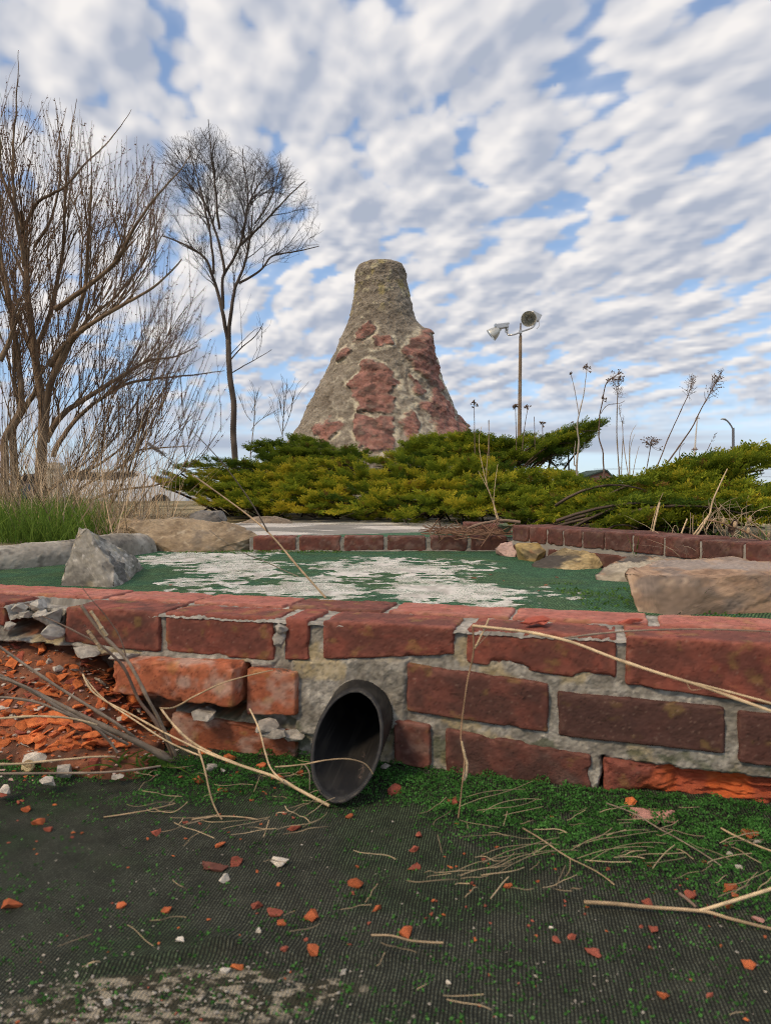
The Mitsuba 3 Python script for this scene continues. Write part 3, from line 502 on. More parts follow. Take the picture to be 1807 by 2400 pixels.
boulder([U(1502, 1438), U(1560, 1444), U(1900, 1432), U(1960, 1380), U(1520, 1380)] + pts3((1467, 1347, 1.90), (1476, 1336, 1.93), (1530, 1346, 1.84), (1700, 1350, 1.80), (1920, 1342, 1.84), (1548, 1314, 2.20), (1700, 1309, 2.24), (1950, 1314, 2.24), (1490, 1400, 1.84)),
        'large tan brown sandstone block at the right edge behind the wall', 'boulder', (0.20, 0.125, 0.083), (0.35, 0.24, 0.165), [((0.15, 0.13, 0.12), 11, 0.52, 0.66, 0.7), ((0.50, 0.37, 0.27), 26, 0.58, 0.7, 0.5)], 202, 0.014, 0.0085, 10, strata=2, rough=1.6, stains=[(1640, 1318, 2.05, 0.14, (0.24, 0.215, 0.20), 0.75), (1790, 1316, 2.05, 0.16, (0.27, 0.23, 0.21), 0.7), (1600, 1440, 1.8, 0.10, (0.10, 0.085, 0.07), 0.6)])
boulder([U(1398, 1360), U(1480, 1366), U(1545, 1345), U(1608, 1320), U(1440, 1325)] + pts3((1392, 1348, 2.42), (1420, 1330, 2.48), (1470, 1312, 2.52), (1540, 1301, 2.58), (1600, 1303, 2.58), (1604, 1312, 2.52), (1480, 1304, 2.72), (1590, 1300, 2.7), (1500, 1335, 2.36)),
        'jagged grey and cream stone left of the large sandstone block', 'stone', (0.22, 0.19, 0.15), (0.48, 0.43, 0.34), [((0.055, 0.05, 0.05), 12, 0.50, 0.62, 0.85), ((0.34, 0.18, 0.10), 30, 0.60, 0.7, 0.5)], 203, 0.010, 0.010, 13, strata=3)
boulder([U(1250, 1330), U(1330, 1340), U(1385, 1336), U(1440, 1318), U(1300, 1305)] + pts3((1244, 1322, 2.80), (1280, 1306, 2.84), (1322, 1294, 2.86), (1326, 1282, 2.92), (1400, 1277, 2.90), (1450, 1273, 2.90), (1455, 1280, 2.86), (1446, 1300, 2.82), (1385, 1300, 2.78), (1340, 1282, 3.02), (1445, 1274, 3.02)),
        'long layered stone, blackish at its left and yellow brown at its right end', 'stone', (0.26, 0.19, 0.09), (0.46, 0.36, 0.19), [((0.05, 0.045, 0.04), 10, 0.52, 0.64, 0.55), ((0.55, 0.47, 0.30), 35, 0.58, 0.68, 0.5)], 204, 0.010, 0.008, 15, strata=4, stains=[(1285, 1325, 2.8, 0.085, (0.05, 0.045, 0.043), 0.95), (1345, 1325, 2.8, 0.05, (0.055, 0.05, 0.045), 0.9)])
boulder([U(1218, 1310), U(1250, 1316), U(1300, 1306), U(1318, 1300), U(1240, 1296)] + pts3((1206, 1278, 3.04), (1212, 1272, 3.08), (1260, 1274, 3.04), (1310, 1275, 3.06), (1320, 1280, 3.08), (1300, 1271, 3.2), (1225, 1271, 3.2), (1262, 1300, 2.98)),
        'squat yellow brown stone with a green sprout behind it', 'stone', (0.26, 0.18, 0.07), (0.44, 0.34, 0.16), [((0.08, 0.07, 0.06), 14, 0.54, 0.66, 0.7), ((0.34, 0.14, 0.07), 20, 0.62, 0.7, 0.6)], 205, 0.010, 0.006, 15, strata=3)
boulder([U(1165, 1298), U(1200, 1306), U(1216, 1300), U(1190, 1288)] + pts3((1162, 1286, 3.26), (1175, 1273, 3.28), (1200, 1266, 3.28), (1216, 1270, 3.26), (1215, 1290, 3.2)),
        'pale pink stone at the right end of the brick step', 'stone', (0.30, 0.19, 0.16), (0.46, 0.33, 0.29), [((0.15, 0.13, 0.12), 20, 0.56, 0.68, 0.5)], 206, 0.010, 0.010, 15)
boulder([U(350, 1290), U(430, 1296), U(520, 1293), U(590, 1290), U(610, 1280)] + pts3((300, 1236, 3.62), (350, 1228, 3.66), (370, 1216, 3.66), (430, 1218, 3.62), (470, 1228, 3.58), (520, 1227, 3.58), (590, 1244, 3.52), (608, 1256, 3.50), (560, 1232, 3.66), (340, 1222, 3.8), (420, 1215, 3.8), (600, 1252, 3.6), (350, 1262, 3.5), (470, 1262, 3.44)),
        'long flat tan sandstone between the kerb and the brick step', 'stone', (0.19, 0.14, 0.09), (0.34, 0.265, 0.18), [((0.11, 0.095, 0.08), 8, 0.54, 0.66, 0.6), ((0.46, 0.40, 0.31), 22, 0.6, 0.7, 0.5)], 207, 0.012, 0.016, 8)
boulder(pts3((226, 1240, 3.9), (250, 1216, 3.95), (300, 1215, 3.9), (350, 1226, 3.85), (355, 1245, 3.8), (240, 1222, 4.1), (330, 1218, 4.1), (240, 1262, 3.8), (350, 1262, 3.75)),
        'low tan stone half under dry grass behind the kerb', 'stone', (0.25, 0.18, 0.11), (0.40, 0.30, 0.20), [((0.12, 0.10, 0.08), 14, 0.54, 0.66, 0.5)], 208, 0.014, 0.014, 12)
boulder(pts3((444, 1226, 4.6), (446, 1204, 4.6), (470, 1197, 4.6), (520, 1199, 4.6), (532, 1212, 4.6), (530, 1230, 4.55), (470, 1198, 4.8), (520, 1199, 4.8), (445, 1232, 4.5), (500, 1200, 4.55)),
        'dark grey block under the left end of the juniper', 'stone', (0.10, 0.095, 0.09), (0.20, 0.19, 0.18), [((0.28, 0.27, 0.25), 20, 0.58, 0.7, 0.4)], 209, 0.014, 0.012, 14)
boulder(pts3((360, 1236, 4.5), (380, 1221, 4.5), (440, 1218, 4.5), (470, 1226, 4.45), (470, 1238, 4.4), (380, 1221, 4.7), (450, 1219, 4.7), (365, 1245, 4.4)),
        'low grey stone in front of the dark block under the juniper', 'stone', (0.15, 0.135, 0.12), (0.30, 0.28, 0.25), [], 210, 0.014, 0.010, 14)
boulder(pts3((560, 1228, 4.75), (590, 1214, 4.75), (630, 1210, 4.75), (680, 1218, 4.75), (690, 1230, 4.7), (600, 1213, 4.95), (660, 1214, 4.95), (565, 1234, 4.7)),
        'flat brownish stone in the shade under the juniper', 'stone', (0.14, 0.11, 0.085), (0.26, 0.21, 0.16), [], 211, 0.014, 0.010, 14)

# ---------------------------------------------------------------- the concrete volcano
Y0, S7 = 13.6, 13.6 / FPX / 2.775
hz = lambda y7: EYE[2] + (1138 - (550 + y7 / 2.775)) * 0.968 / FPX * Y0
prof = A([(156, 815, 40), (158, 815, 110), (166, 813, 140), (185, 812, 160), (215, 812, 174), (300, 815, 179), (400, 820, 196), (520, 822, 224), (600, 823, 258), (700, 832, 305), (800, 835, 355), (900, 828, 386), (1000, 814, 432), (1100, 814, 474), (1200, 816, 516), (1280, 820, 566), (1400, 822, 640), (1560, 822, 740), (1700, 822, 820)])
nv, nu = 350, 470
yv = np.r_[np.linspace(156.2, 330, 90), np.linspace(332, 1360, nv - 130), np.linspace(1365, 1690, 40)]
phi = np.r_[np.linspace(-1.75, 1.75, nu - 60), np.linspace(1.78, 2 * np.pi - 1.78, 60)]
yy, pp = np.meshgrid(yv, phi, indexing='ij')
from scipy.interpolate import PchipInterpolator
cx7, r7 = PchipInterpolator(prof[:, 0], prof[:, 1])(yy), PchipInterpolator(prof[:, 0], prof[:, 2])(yy)
sx7 = cx7 + r7 * np.sin(pp)                              # front development of the cone, for the painted and modelled rock patches
front = np.cos(pp) > -0.15
RP = [[(690, 515), (745, 510), (772, 560), (742, 600), (700, 642), (640, 625), (652, 580)], [(765, 645), (790, 610), (830, 600), (875, 620), (880, 665), (860, 655), (845, 690), (800, 700), (770, 690)],
      [(978, 690), (1000, 640), (1050, 600), (1056, 530), (1085, 530), (1125, 600), (1150, 680), (1190, 820), (1215, 900), (1200, 970), (1160, 965), (1110, 880), (1050, 830), (1005, 790), (1018, 740)],
      [(705, 840), (730, 800), (790, 800), (860, 840), (890, 900), (905, 960), (880, 1040), (890, 1090), (870, 1155), (800, 1150), (700, 1140), (680, 1090), (645, 1030), (605, 955), (680, 890)],
      [(690, 1165), (760, 1195), (870, 1185), (893, 1240), (888, 1310), (912, 1390), (700, 1410), (680, 1310), (628, 1220)], [(958, 1185), (1020, 1145), (1042, 1220), (1010, 1350), (960, 1345), (970, 1250)],
      [(1165, 950), (1215, 1000), (1290, 1110), (1345, 1200), (1400, 1290), (1260, 1310), (1180, 1290), (1140, 1200), (1088, 1100), (1140, 1080)], [(470, 1210), (550, 1200), (562, 1230), (520, 1290), (460, 1345), (390, 1310), (430, 1240)],
      [(1008, 905), (1085, 990), (1060, 1000), (1012, 955)], [(535, 700), (605, 700), (570, 752), (520, 762)]]
wv = np.stack([r7 * np.sin(pp), -r7 * np.cos(pp), yy], -1) / 100.0
wob = np.stack([N(wv, 1.5, 4, 3) - 0.5, N(wv, 1.5, 4, 7) - 0.5], -1) * 110
ptx = shapely.points(np.c_[(sx7 + wob[..., 0]).ravel(), (yy + wob[..., 1]).ravel()])
dmin = np.full(yy.shape, -999.0)
for pol in RP:
    pol = shapely.Polygon([(822 + (x - 822) / 1.07, 1632 - (1632 - y) / 1.085) for x, y in pol]).buffer(9)      # as they lie on the front of the cone
    d = shapely.distance(ptx, pol.boundary) * np.where(shapely.contains(pol, ptx), 1, -1); dmin = np.maximum(dmin, d.reshape(yy.shape))
dmin = np.where(front, dmin, -999)
red = sst(-4, 5, dmin)
halo = sst(-36, -14, dmin + 22 * (N(wv, 3.0, 3, 33) - 0.5)) * (1 - red) * sst(0.42, 0.60, N(wv, 1.5, 4, 31))
n1, n2, n3, n4 = N(wv, 0.9, 4, 1), N(wv, 3.0, 4, 2), N(wv, 9, 3, 4), N(wv, 24, 3, 5)
rr = r7 * S7 * np.interp(yy, [160, 380, 520, 760, 1300, 1700], [0.93, 0.945, 0.95, 0.965, 1.005, 1.02]) * (1 + 0.055 * (n1 - 0.5)) + 0.07 * (n2 - 0.5) + 0.018 * (n3 - 0.5) + 0.008 * (n4 - 0.5)
knob = np.exp(-(((sx7 - 1085) / 55) ** 2 + np.where(yy < 650, (yy - 650) / 75, (yy - 650) / 180) ** 2)) * front
rr = rr + red * (0.030 + 0.13 * (N(wv, 1.5, 2, 41) - 0.45)) + 0.17 * knob
rr = rr * np.where(yy < 157, 0.02, 1)
V = np.stack([(cx7 * S7) + 0 * rr + rr * np.sin(pp), Y0 - rr * np.cos(pp), hz(yy)], -1)
V[..., 0] += (600 - CX) * Y0 / FPX
c = mixc(A([0.150, 0.128, 0.103]), A([0.275, 0.245, 0.20]), sst(0.3, 0.7, 0.5 * n2 + 0.5 * n1)) * (0.45 + 1.1 * n4)[..., None]
c = mixc(c, A([0.42, 0.39, 0.32]) * (0.6 + 0.8 * n4)[..., None], 0.75 * sst(0.52, 0.68, N(wv, 2.2, 4, 61)) * sst(780, 950, yy) * sst(850, 930, sx7))   # worn whitish coat
c = mixc(c, A([0.52, 0.48, 0.37]) * (0.65 + 0.7 * n4)[..., None], 0.85 * halo)
vein = sst(0.035, 0.008, np.abs(N(wv, 1.25, 4, 91) - 0.5)) * sst(560, 760, yy) * front * sst(0.4, 0.55, N(wv, 1.3, 2, 92))
c = mixc(c, A([0.50, 0.47, 0.37]) * (0.65 + 0.7 * n4)[..., None], 0.35 * vein * (1 - red))             # pale slurry lines between the painted rocks
topz = sst(560, 430, yy)
c = mixc(c, A([0.36, 0.31, 0.13]), 0.6 * topz * sst(0.58, 0.68, N(wv, 1.6, 4, 71)))                              # sulphur yellow paint
c = mixc(c, A([0.43, 0.40, 0.27]), 0.7 * topz * sst(0.60, 0.70, N(wv + 9, 2.6, 4, 72)))
c = mixc(c, A([0.085, 0.075, 0.062]), 0.6 * sst(0.55, 0.68, N(wv, 1.8, 4, 75)) * sst(640, 300, yy))
ragged = sst(-9, 14, dmin + 26 * (N(wv, 4.0, 4, 81) - 0.5)) * (0.72 + 0.28 * sst(0.36, 0.5, N(wv, 5.0, 3, 82)))
rc = mixc(A([0.175, 0.082, 0.068]), A([0.315, 0.165, 0.135]), N(wv, 3.0, 4, 82)) * (0.5 + 1.0 * n4)[..., None]; rc = mixc(rc, A([0.085, 0.055, 0.048]), 0.8 * sst(0.50, 0.62, N(wv, 1.9, 4, 83))); rc = mixc(rc, A([0.40, 0.21, 0.175]) * (0.5 + n4)[..., None], 0.6 * sst(0.54, 0.66, N(wv, 1.6, 4, 87)))
c = mixc(c, rc, ragged)
f = gridfaces(*yy.shape); v = V.reshape(-1, 3)
seam = np.arange(len(yv) - 1) * len(phi); L_ = len(phi) - 1
f = np.vstack([f, np.stack([seam + L_, seam + L_ + len(phi), seam + len(phi)], 1), np.stack([seam + L_, seam + len(phi), seam], 1)])
tag(put('volcano', (v, f), 'render_coat', smooth=True, color=c.reshape(-1, 3)), 'tall grey concrete cone like a volcano with red rock patches behind the juniper', 'monument')

# ---------------------------------------------------------------- lamps, mast, house and vehicles behind
def prism_box(c, half, rot=None, bev=0.0):
    m = trimesh.creation.box(extents=2 * A(half))
    if bev:
        import manifold3d as m3
        h = A(half) - bev; s = m3.Manifold.sphere(bev, 12); mm = m3.Manifold.batch_hull([s.translate([a * h[0], b * h[1], d * h[2]]) for a in (-1, 1) for b in (-1, 1) for d in (-1, 1)]).to_mesh()
        m = trimesh.Trimesh(mm.vert_properties[:, :3], mm.tri_verts)
    v = np.array(m.vertices)
    if rot is not None: v = v @ A(rot).T
    return v + A(c), np.array(m.faces)
def frame(z, up=(0, 0, 1)):
    z = unit(z); x = unit(np.cross(up, z)); return np.stack([x, np.cross(z, x), z], 1)
def lathe(profile, center, axis, n=40, up=(0, 0, 1)):
    R = frame(axis, up); a = np.arange(n) * 2 * np.pi / n; pr = A(profile, float)
    v = np.stack([pr[:, None, 0] * np.cos(a), pr[:, None, 0] * np.sin(a), pr[:, None, 1] + 0 * a], -1).reshape(-1, 3) @ R.T + A(center)
    i, j = np.meshgrid(np.arange(len(pr) - 1), np.arange(n), indexing='ij'); j2 = (j + 1) % n
    q = np.stack([i * n + j, i * n + j2, (i + 1) * n + j2, (i + 1) * n + j], -1).reshape(-1, 4)
    return v, np.vstack([q[:, [0, 1, 2]], q[:, [0, 2, 3]]])
LY = 20.0; k6 = 1 / 6.32
q6 = lambda x, y, dy=0.0: P(1100 + x * k6, 700 + y * k6, LY + dy)
FL = 'floodlight_pole'; used[FL] = 0
tag(FL, 'tall brown pole with two round floodlights right of the volcano', 'lamp')
pth = np.stack([q6(757, 545), q6(752, 900), q6(743, 1500), q6(735, 2050), q6(733, 2900)]); pth = spline(pth, 40); pth[:, 0] = np.interp(np.linspace(0, 1, 40), [0, 1], [pth[0, 0], pth[-1, 0]])
v, f = tube(pth, np.linspace(0.040, 0.062, 40), 12)
put('pole', (v, f), 'dull', FL, smooth=True, color=mixc(A([0.16, 0.115, 0.075]), A([0.30, 0.235, 0.17]), sst(0.3, 0.7, N(v * A([1, 1, 0.25]), 22, 4, 1))))
v, f = tube(np.stack([q6(757, 556), q6(758, 470), q6(761, 356)]), [0.026, 0.026, 0.020], 10)
put('spigot', (v, f), 'dull', FL, smooth=True, color=mixc(A([0.10, 0.07, 0.06]), A([0.30, 0.29, 0.28]), N(v, 20, 3, 2)))
arm = spline(np.stack([q6(556, 470), q6(562, 505), q6(590, 538, -0.05), q6(640, 532, -0.1), q6(757, 490, -0.06), q6(860, 456), q6(925, 430), q6(962, 395, 0.03), q6(985, 345, 0.08), q6(990, 300, 0.12)]), 60)
put('crossarm', tube(arm, 0.021, 10), 'galvanised', FL, smooth=True)
put('bracket', join([prism_box(q6(757, 488, -0.05), (0.035, 0.045, 0.05), None, 0.006), tube(np.stack([q6(735, 480, -0.07), q6(780, 480, -0.07)]), 0.012, 8)]), 'galvanised', FL, smooth=40)
# right lamp: looks at the camera
d = unit(A([-0.28, -1, -0.22])); c = q6(880, 296); R = 111 * k6 * px_m(LY)
bell = lambda R: [(R * 1.03, 0.0), (R * 1.03, -0.02), (R, -0.025), (R * 0.93, -0.10), (R * 0.72, -0.22), (R * 0.40, -0.32), (R * 0.26, -0.36), (R * 0.24, -0.345), (R * 0.38, -0.305), (R * 0.70, -0.205), (R * 0.90, -0.09), (R * 0.97, -0.012), (R * 0.99, 0.0), (R * 1.03, 0.0)]
lamp = put('lamp_head', lathe(bell(R), c, d), 'reflector', FL, smooth=35)
put('lens', lathe([(0.001, -0.006), (R * 0.5, -0.008), (R * 0.985, -0.012)], c, d), 'lens_glass', lamp, smooth=True)
put('bulb', lathe([(0.001, -0.12), (0.03, -0.13), (0.045, -0.17), (0.045, -0.23), (0.028, -0.29), (0.02, -0.35)], c, d, 20), 'lens_glass', lamp, smooth=True)
put('socket', lathe([(0.001, -0.27), (0.03, -0.275), (0.035, -0.30), (0.035, -0.36)], c, d, 20), 'dull', lamp, smooth=40, color=A([0.25, 0.25, 0.24]))
b = c - d * 0.50 + A([0.06, 0, 0.05]); put('ballast_box', join([prism_box(b + A([0.08, 0.02, 0.02]), (0.085, 0.14, 0.10), frame(A([0.5, 0, 1])), 0.012), tube(np.stack([c - d * 0.34, b]), [0.06, 0.07], 10)]), 'galvanised', FL, smooth=40)
put('cable', tube(spline(np.stack([b + A([0.12, -0.06, -0.05]), b + A([0.17, -0.08, -0.22]), b + A([0.10, -0.06, -0.33])]), 16), 0.008, 5), 'galvanised', FL, smooth=True)
# left lamp: seen from the side, its mouth to the lower left
mid = (q6(258, 465) + q6(380, 620)) / 2; mv = q6(258, 465) - q6(380, 620); R2 = np.linalg.norm(mv) / 2 / 1.03; d2 = unit(np.cross(mv, [0, 1, 0])); d2 = d2 if d2[0] < 0 else -d2
d2 = unit(d2 + A([0, 0.10, 0])); lamp2 = put('lamp_head', lathe([(r, h * 0.82) for r, h in bell(R2)], mid, d2, up=(0, 1, 0)), 'reflector', FL, smooth=35)
put('lens', lathe([(0.001, -0.006), (R2 * 0.985, -0.012)], mid, d2, up=(0, 1, 0)), 'lens_glass', lamp2, smooth=True)
ca, cb = q6(388, 415), q6(575, 392); ctr = (ca + cb) / 2; bx = unit(cb - ca); Rb = np.stack([bx, unit(np.cross([0, 0, 1], bx)), unit(np.cross(bx, unit(np.cross([0, 0, 1], bx))))], 1)
put('ballast_box', join([prism_box(ctr, (np.linalg.norm(cb - ca) / 2, 0.09, 0.062), Rb, 0.012), prism_box(q6(385, 396, 0), (0.02, 0.095, 0.04), Rb, 0.006), prism_box(q6(560, 372, 0), (0.045, 0.095, 0.022), Rb, 0.006), tube(np.stack([q6(430, 440), q6(412, 478)]), [0.095, 0.05], 10)]), 'galvanised', FL, smooth=40)
put('knuckle', join([tube(np.stack([q6(553, 420), q6(556, 475)]), [0.045, 0.03], 10), prism_box(q6(562, 440), (0.025, 0.05, 0.03), None, 0.006)]), 'galvanised', FL, smooth=40)
put('cable', tube(spline(np.stack([q6(545, 425, -0.03), q6(528, 470, -0.06), q6(545, 502, -0.05), q6(566, 492, -0.03), q6(574, 460, -0.03)]), 20), 0.009, 5), 'galvanised', FL, smooth=True)

zz = lambda x, y, Y: P(1300 + x / 3.284, 820 + y / 3.284, Y)
SL = 'street_lamp'; used[SL] = 0
tag(SL, 'far street lamp with a curved arm above the juniper at the right edge', 'street lamp')
put('pole', tube(np.stack([zz(1374, 600, 60), zz(1375, 900, 60), zz(1375, 1160, 60)]), [0.10, 0.12, 0.14], 10), 'dull', SL, smooth=True, color=A([0.13, 0.14, 0.16]))
put('arm', tube(spline(np.stack([zz(1375, 625, 60), zz(1368, 603, 60), zz(1345, 565, 60), zz(1320, 540, 60), zz(1300, 533, 60)]), 24), 0.062, 8), 'dull', SL, smooth=True, color=A([0.14, 0.15, 0.17]))
m = trimesh.creation.icosphere(3); hv = np.array(m.vertices) * A([0.22, 0.16, 0.085]); hv[:, 2] = np.maximum(hv[:, 2], -0.03)
put('lamp_head', (hv + zz(1298, 533, 60), np.array(m.faces)), 'dull', SL, smooth=True, color=A([0.30, 0.31, 0.30]))
MA = 'mast'; used[MA] = 0
tag(MA, 'slender leaning pale mast with a small collar beyond the dry weeds', 'mast')
put('shaft', tube(np.stack([zz(1097, 530, 70), zz(1078, 765, 70), zz(1062, 960, 70), zz(1052, 1100, 70)]), [0.05, 0.085, 0.10, 0.11], 8), 'dull', MA, smooth=True, color=A([0.55, 0.52, 0.48]))
put('collar', join([prism_box(zz(1078, 765, 70), (0.28, 0.10, 0.05), None, 0.02), tube(np.stack([zz(1070, 752, 70), zz(1066, 775, 70)]), 0.05, 6), tube(np.stack([zz(1088, 750, 70), zz(1090, 775, 70)]), 0.05, 6)]), 'dull', MA, smooth=40, color=A([0.22, 0.17, 0.15]))
put('top_bracket', join([prism_box(zz(1100, 526, 70), (0.20, 0.05, 0.04), None, 0.015), tube(np.stack([zz(1109, 512, 70), zz(1108, 530, 70)]), 0.03, 6)]), 'dull', MA, smooth=40, color=A([0.42, 0.40, 0.38]))
for i, (y0, y1, lab) in enumerate(((913, 922, 'upper thin power line crossing the sky behind the dry weeds'), (974, 978, 'lower thin power line just above the juniper at right'))):
    n = 40; xs_ = np.linspace(300, 2400, n); tag(put('power_line', tube(np.stack([zz(x, y0 + (y1 - y0) * t + 4 * (2 * t - 1) ** 2, 110) for x, t in zip(xs_, np.linspace(0, 1, n))]), 0.030, 5), 'dull', smooth=True, color=A([0.16, 0.17, 0.20])), lab, 'power line')

HO = 'brick_house'; used[HO] = 0
tag(HO, 'far brown brick building with a dark green roof edge behind the juniper', 'house')
g = [zz(210, 1010, 150), zz(395, 932, 150), zz(490, 1040, 150)]; base = -1.0
w_, dpt = 8.0, 14.0; apex = g[1]; el, er = apex + A([-2.2, 0, 0]), apex + A([3.4, 0, -3.4 * 1.13])
def slabm(a, b, c_, d_, th):
    n = unit(np.cross(b - a, d_ - a)) * th; v = A([a, b, c_, d_, a + n, b + n, c_ + n, d_ + n]); return v, A([[0, 1, 2], [0, 2, 3], [4, 6, 5], [4, 7, 6], [0, 4, 5], [0, 5, 1], [1, 5, 6], [1, 6, 2], [2, 6, 7], [2, 7, 3], [3, 7, 4], [3, 4, 0]])
b0 = lambda q: A([q[0], q[1], base])
front_w = A([b0(el + A([-3, 0, 0])), b0(er), er, apex, el + A([-3, 0, -1.6])]); v = np.vstack([front_w, front_w + A([0, dpt, 0])])
f = [[0, 1, 2], [0, 2, 3], [0, 3, 4], [5, 7, 6], [5, 8, 7], [5, 9, 8]] + [x for i in range(5) for x in ([i, (i + 1) % 5 + 5, (i + 1) % 5], [i, i + 5, (i + 1) % 5 + 5])]
put('wall', (v, A(f)), 'dull', HO, color=A([0.16, 0.085, 0.062]))
put('roof', join([slabm(apex + A([-0.05, -0.35, 0.06]), er + A([0.45, -0.35, -0.42]), er + A([0.45, dpt, -0.42]), apex + A([-0.05, dpt, 0.06]), 0.30), slabm(el + A([-3.4, -0.35, -1.72]), apex + A([-0.06, -0.35, 0.06]), apex + A([-0.06, dpt, 0.06]), el + A([-3.4, dpt, -1.72]), 0.28)]), 'dull', HO, color=A([0.035, 0.055, 0.05]))

def car(name, x, y, yaw, paint, label, van=False):
    used[name] = used.get(name, -1) + 1; key = name if used[name] == 0 else f'{name}_{used[name]:03d}'; used[key] = used.get(key, 0)
    tag(key, label, 'car' if not van else 'van', None)
    Rz = A([[math.cos(yaw), -math.sin(yaw), 0], [math.sin(yaw), math.cos(yaw), 0], [0, 0, 1]]); o = A([x, y, gnd_z(x, y) if np.hypot(x, y) < 40 else -0.75])
    prof2 = [(-2.2, 0.35), (2.2, 0.35), (2.25, 0.6), (2.15, 0.86), (1.25, 0.98), (0.62, 1.48), (-1.5, 1.52), (-2.05, 1.02), (-2.25, 0.9)] if not van else [(-2.6, 0.38), (2.5, 0.38), (2.55, 0.8), (2.4, 1.12), (1.75, 1.25), (1.15, 1.95), (-2.5, 2.05), (-2.62, 1.9)]
    m = trimesh.creation.extrude_polygon(shapely.Polygon(prof2).buffer(-0.06).buffer(0.06, quad_segs=4), 1.72, engine='earcut'); v = np.array(m.vertices)[:, [0, 2, 1]]; v[:, 1] -= 0.86
    hi = v[:, 2] > 1.0; v[hi, 1] *= 0.86
    place = lambda v: v @ Rz.T + o
    put('body', (place(v), np.array(m.faces)[:, ::-1]), paint, key, smooth=30)
    zt, zb = (1.42, 1.02) if not van else (1.85, 1.3)
    for s in (-1, 1):
        wins = [[(-1.85, zb), (-0.55, zb), (-0.55, zt), (-1.5, zt)], [(-0.45, zb), (1.05, zb), (0.55, zt), (-0.45, zt)]] if not van else [[(0.0, zb), (1.6, zb), (1.15, zt), (0.0, zt)]]
        for wq in wins:
            m = trimesh.creation.extrude_polygon(shapely.Polygon(wq), 0.03, engine='earcut'); v = np.array(m.vertices)[:, [0, 2, 1]]; v[:, 1] = s * (0.745 + v[:, 1])
            put('window', (place(v), np.array(m.faces)), 'pane_black', key)
        for xw in (-1.4, 1.4):
            put('wheel', (place(lathe([(0.001, 0.10), (0.19, 0.10), (0.21, 0.08), (0.33, 0.09), (0.35, 0.0), (0.33, -0.09), (0.001, -0.09)], (xw, s * 0.80, 0.34), (0, s, 0), 24)[0]), lathe([(0.001, 0.10), (0.19, 0.10), (0.21, 0.08), (0.33, 0.09), (0.35, 0.0), (0.33, -0.09), (0.001, -0.09)], (xw, s * 0.80, 0.34), (0, s, 0), 24)[1]), 'rubber', key, smooth=30)
    for s in (-1, 1): put('headlight', prism_box(place(A([[2.17, s * 0.6, 0.78]]))[0], (0.05, 0.16, 0.07), Rz, 0.02), 'reflector', key, smooth=30)
scene['paint_dark'] = {'type': 'twosided', 'b': {'type': 'principled', 'base_color': {'type': 'rgb', 'value': [0.03, 0.035, 0.045]}, 'roughness': 0.3, 'clearcoat': 1.0, 'specular': 0.5}}
scene['paint_white'] = {'type': 'twosided', 'b': {'type': 'principled', 'base_color': {'type': 'rgb', 'value': [0.68, 0.70, 0.72]}, 'roughness': 0.35, 'clearcoat': 0.8, 'specular': 0.5}}
scene['paint_blue'] = {'type': 'twosided', 'b': {'type': 'principled', 'base_color': {'type': 'rgb', 'value': [0.10, 0.16, 0.26]}, 'roughness': 0.3, 'clearcoat': 1.0, 'specular': 0.5}}
car('parked_car', -11.9, 28, 0.5, 'paint_dark', 'dark parked car seen through the bare shrub, leftmost vehicle')
car('parked_car', -10.4, 31, 2.6, 'paint_blue', 'blue parked car half hidden behind the bare shrub')
car('parked_car', -9.2, 26, 0.2, 'paint_white', 'white parked car lowest behind the shrub stems, nearest the juniper')
v, f = prism_box(P(128, 1120, 22) - A([0, 0, 0.3]), (0.18, 0.18, 0.75), None, 0.02)
tag(put('gate_pillar', join([(v, f), prism_box(P(128, 1095, 22) + A([0, 0, 0.0]), (0.24, 0.24, 0.06), None, 0.02)]), 'dull', smooth=30, color=A([0.42, 0.38, 0.31])), 'pale square pillar behind the bare shrub stems at left', 'pillar')

# ---------------------------------------------------------------- bare trees and shrubs
rng = np.random.default_rng(5)
def rvec(n=None): return unit(rng.normal(size=(3,) if n is None else (n, 3)))
def shoot(o, d, length, r0, n=7, up=0.25, wob=0.10):
    d = unit(d); pts = [A(o)]; st = length / (n - 1)
    for i in range(n - 1):
        d = unit(d + A([0, 0, up / n]) + rng.normal(size=3) * wob / math.sqrt(n)); pts.append(pts[-1] + d * st)
    return A(pts), r0 * np.linspace(1, 0.28, n)
def limb(ctrl, n, w0, w1, y):               # from pixels of the photograph to a limb of the same apparent width
    p = spline(A([P(a, b, y + (c[0] if c else 0)) for a, b, *c in ctrl]), n); return p, np.linspace(w0, w1, n) / 2 * px_m(y)
def bark_col(v, a, b, s): return mixc(A(a), A(b), sst(0.3, 0.7, N(v * A([1, 1, 0.35]), 30, 4, s))) * (0.6 + 0.8 * N(v, 90, 3, s + 1))[:, None]

ENV_S = ([-80, 0, 40, 60, 110, 180, 240, 300, 345, 420, 440, 480, 530, 560, 700], [140, 175, 135, 215, 220, 235, 305, 295, 330, 395, 560, 650, 760, 1000, 1300])
def in_shrub(q): x, y = proj(q[-1]); return y > np.interp(x, *ENV_S)
ENV_T = shapely.Polygon([(340, 350), (400, 312), (460, 296), (500, 284), (560, 332), (600, 345), (665, 350), (705, 400), (740, 445), (768, 560), (700, 605), (655, 645), (600, 610), (585, 720), (640, 745), (630, 800), (560, 830), (520, 830), (505, 700), (450, 630), (385, 590), (345, 500)]); ENV_T = ENV_T.difference(shapely.box(490, 690, 600, 860))
def in_crown(q): x, y = proj(q[-1]); return ENV_T.contains(shapely.Point(float(x), float(y)))
BU = 'bare_shrub'; used[BU] = 0
tag(BU, 'large leafless brown shrub with many upright shoots filling the left edge', 'shrub')
z8 = lambda x, y, dy=0.0: (x / 2.011, 100 + y / 2.011, dy)
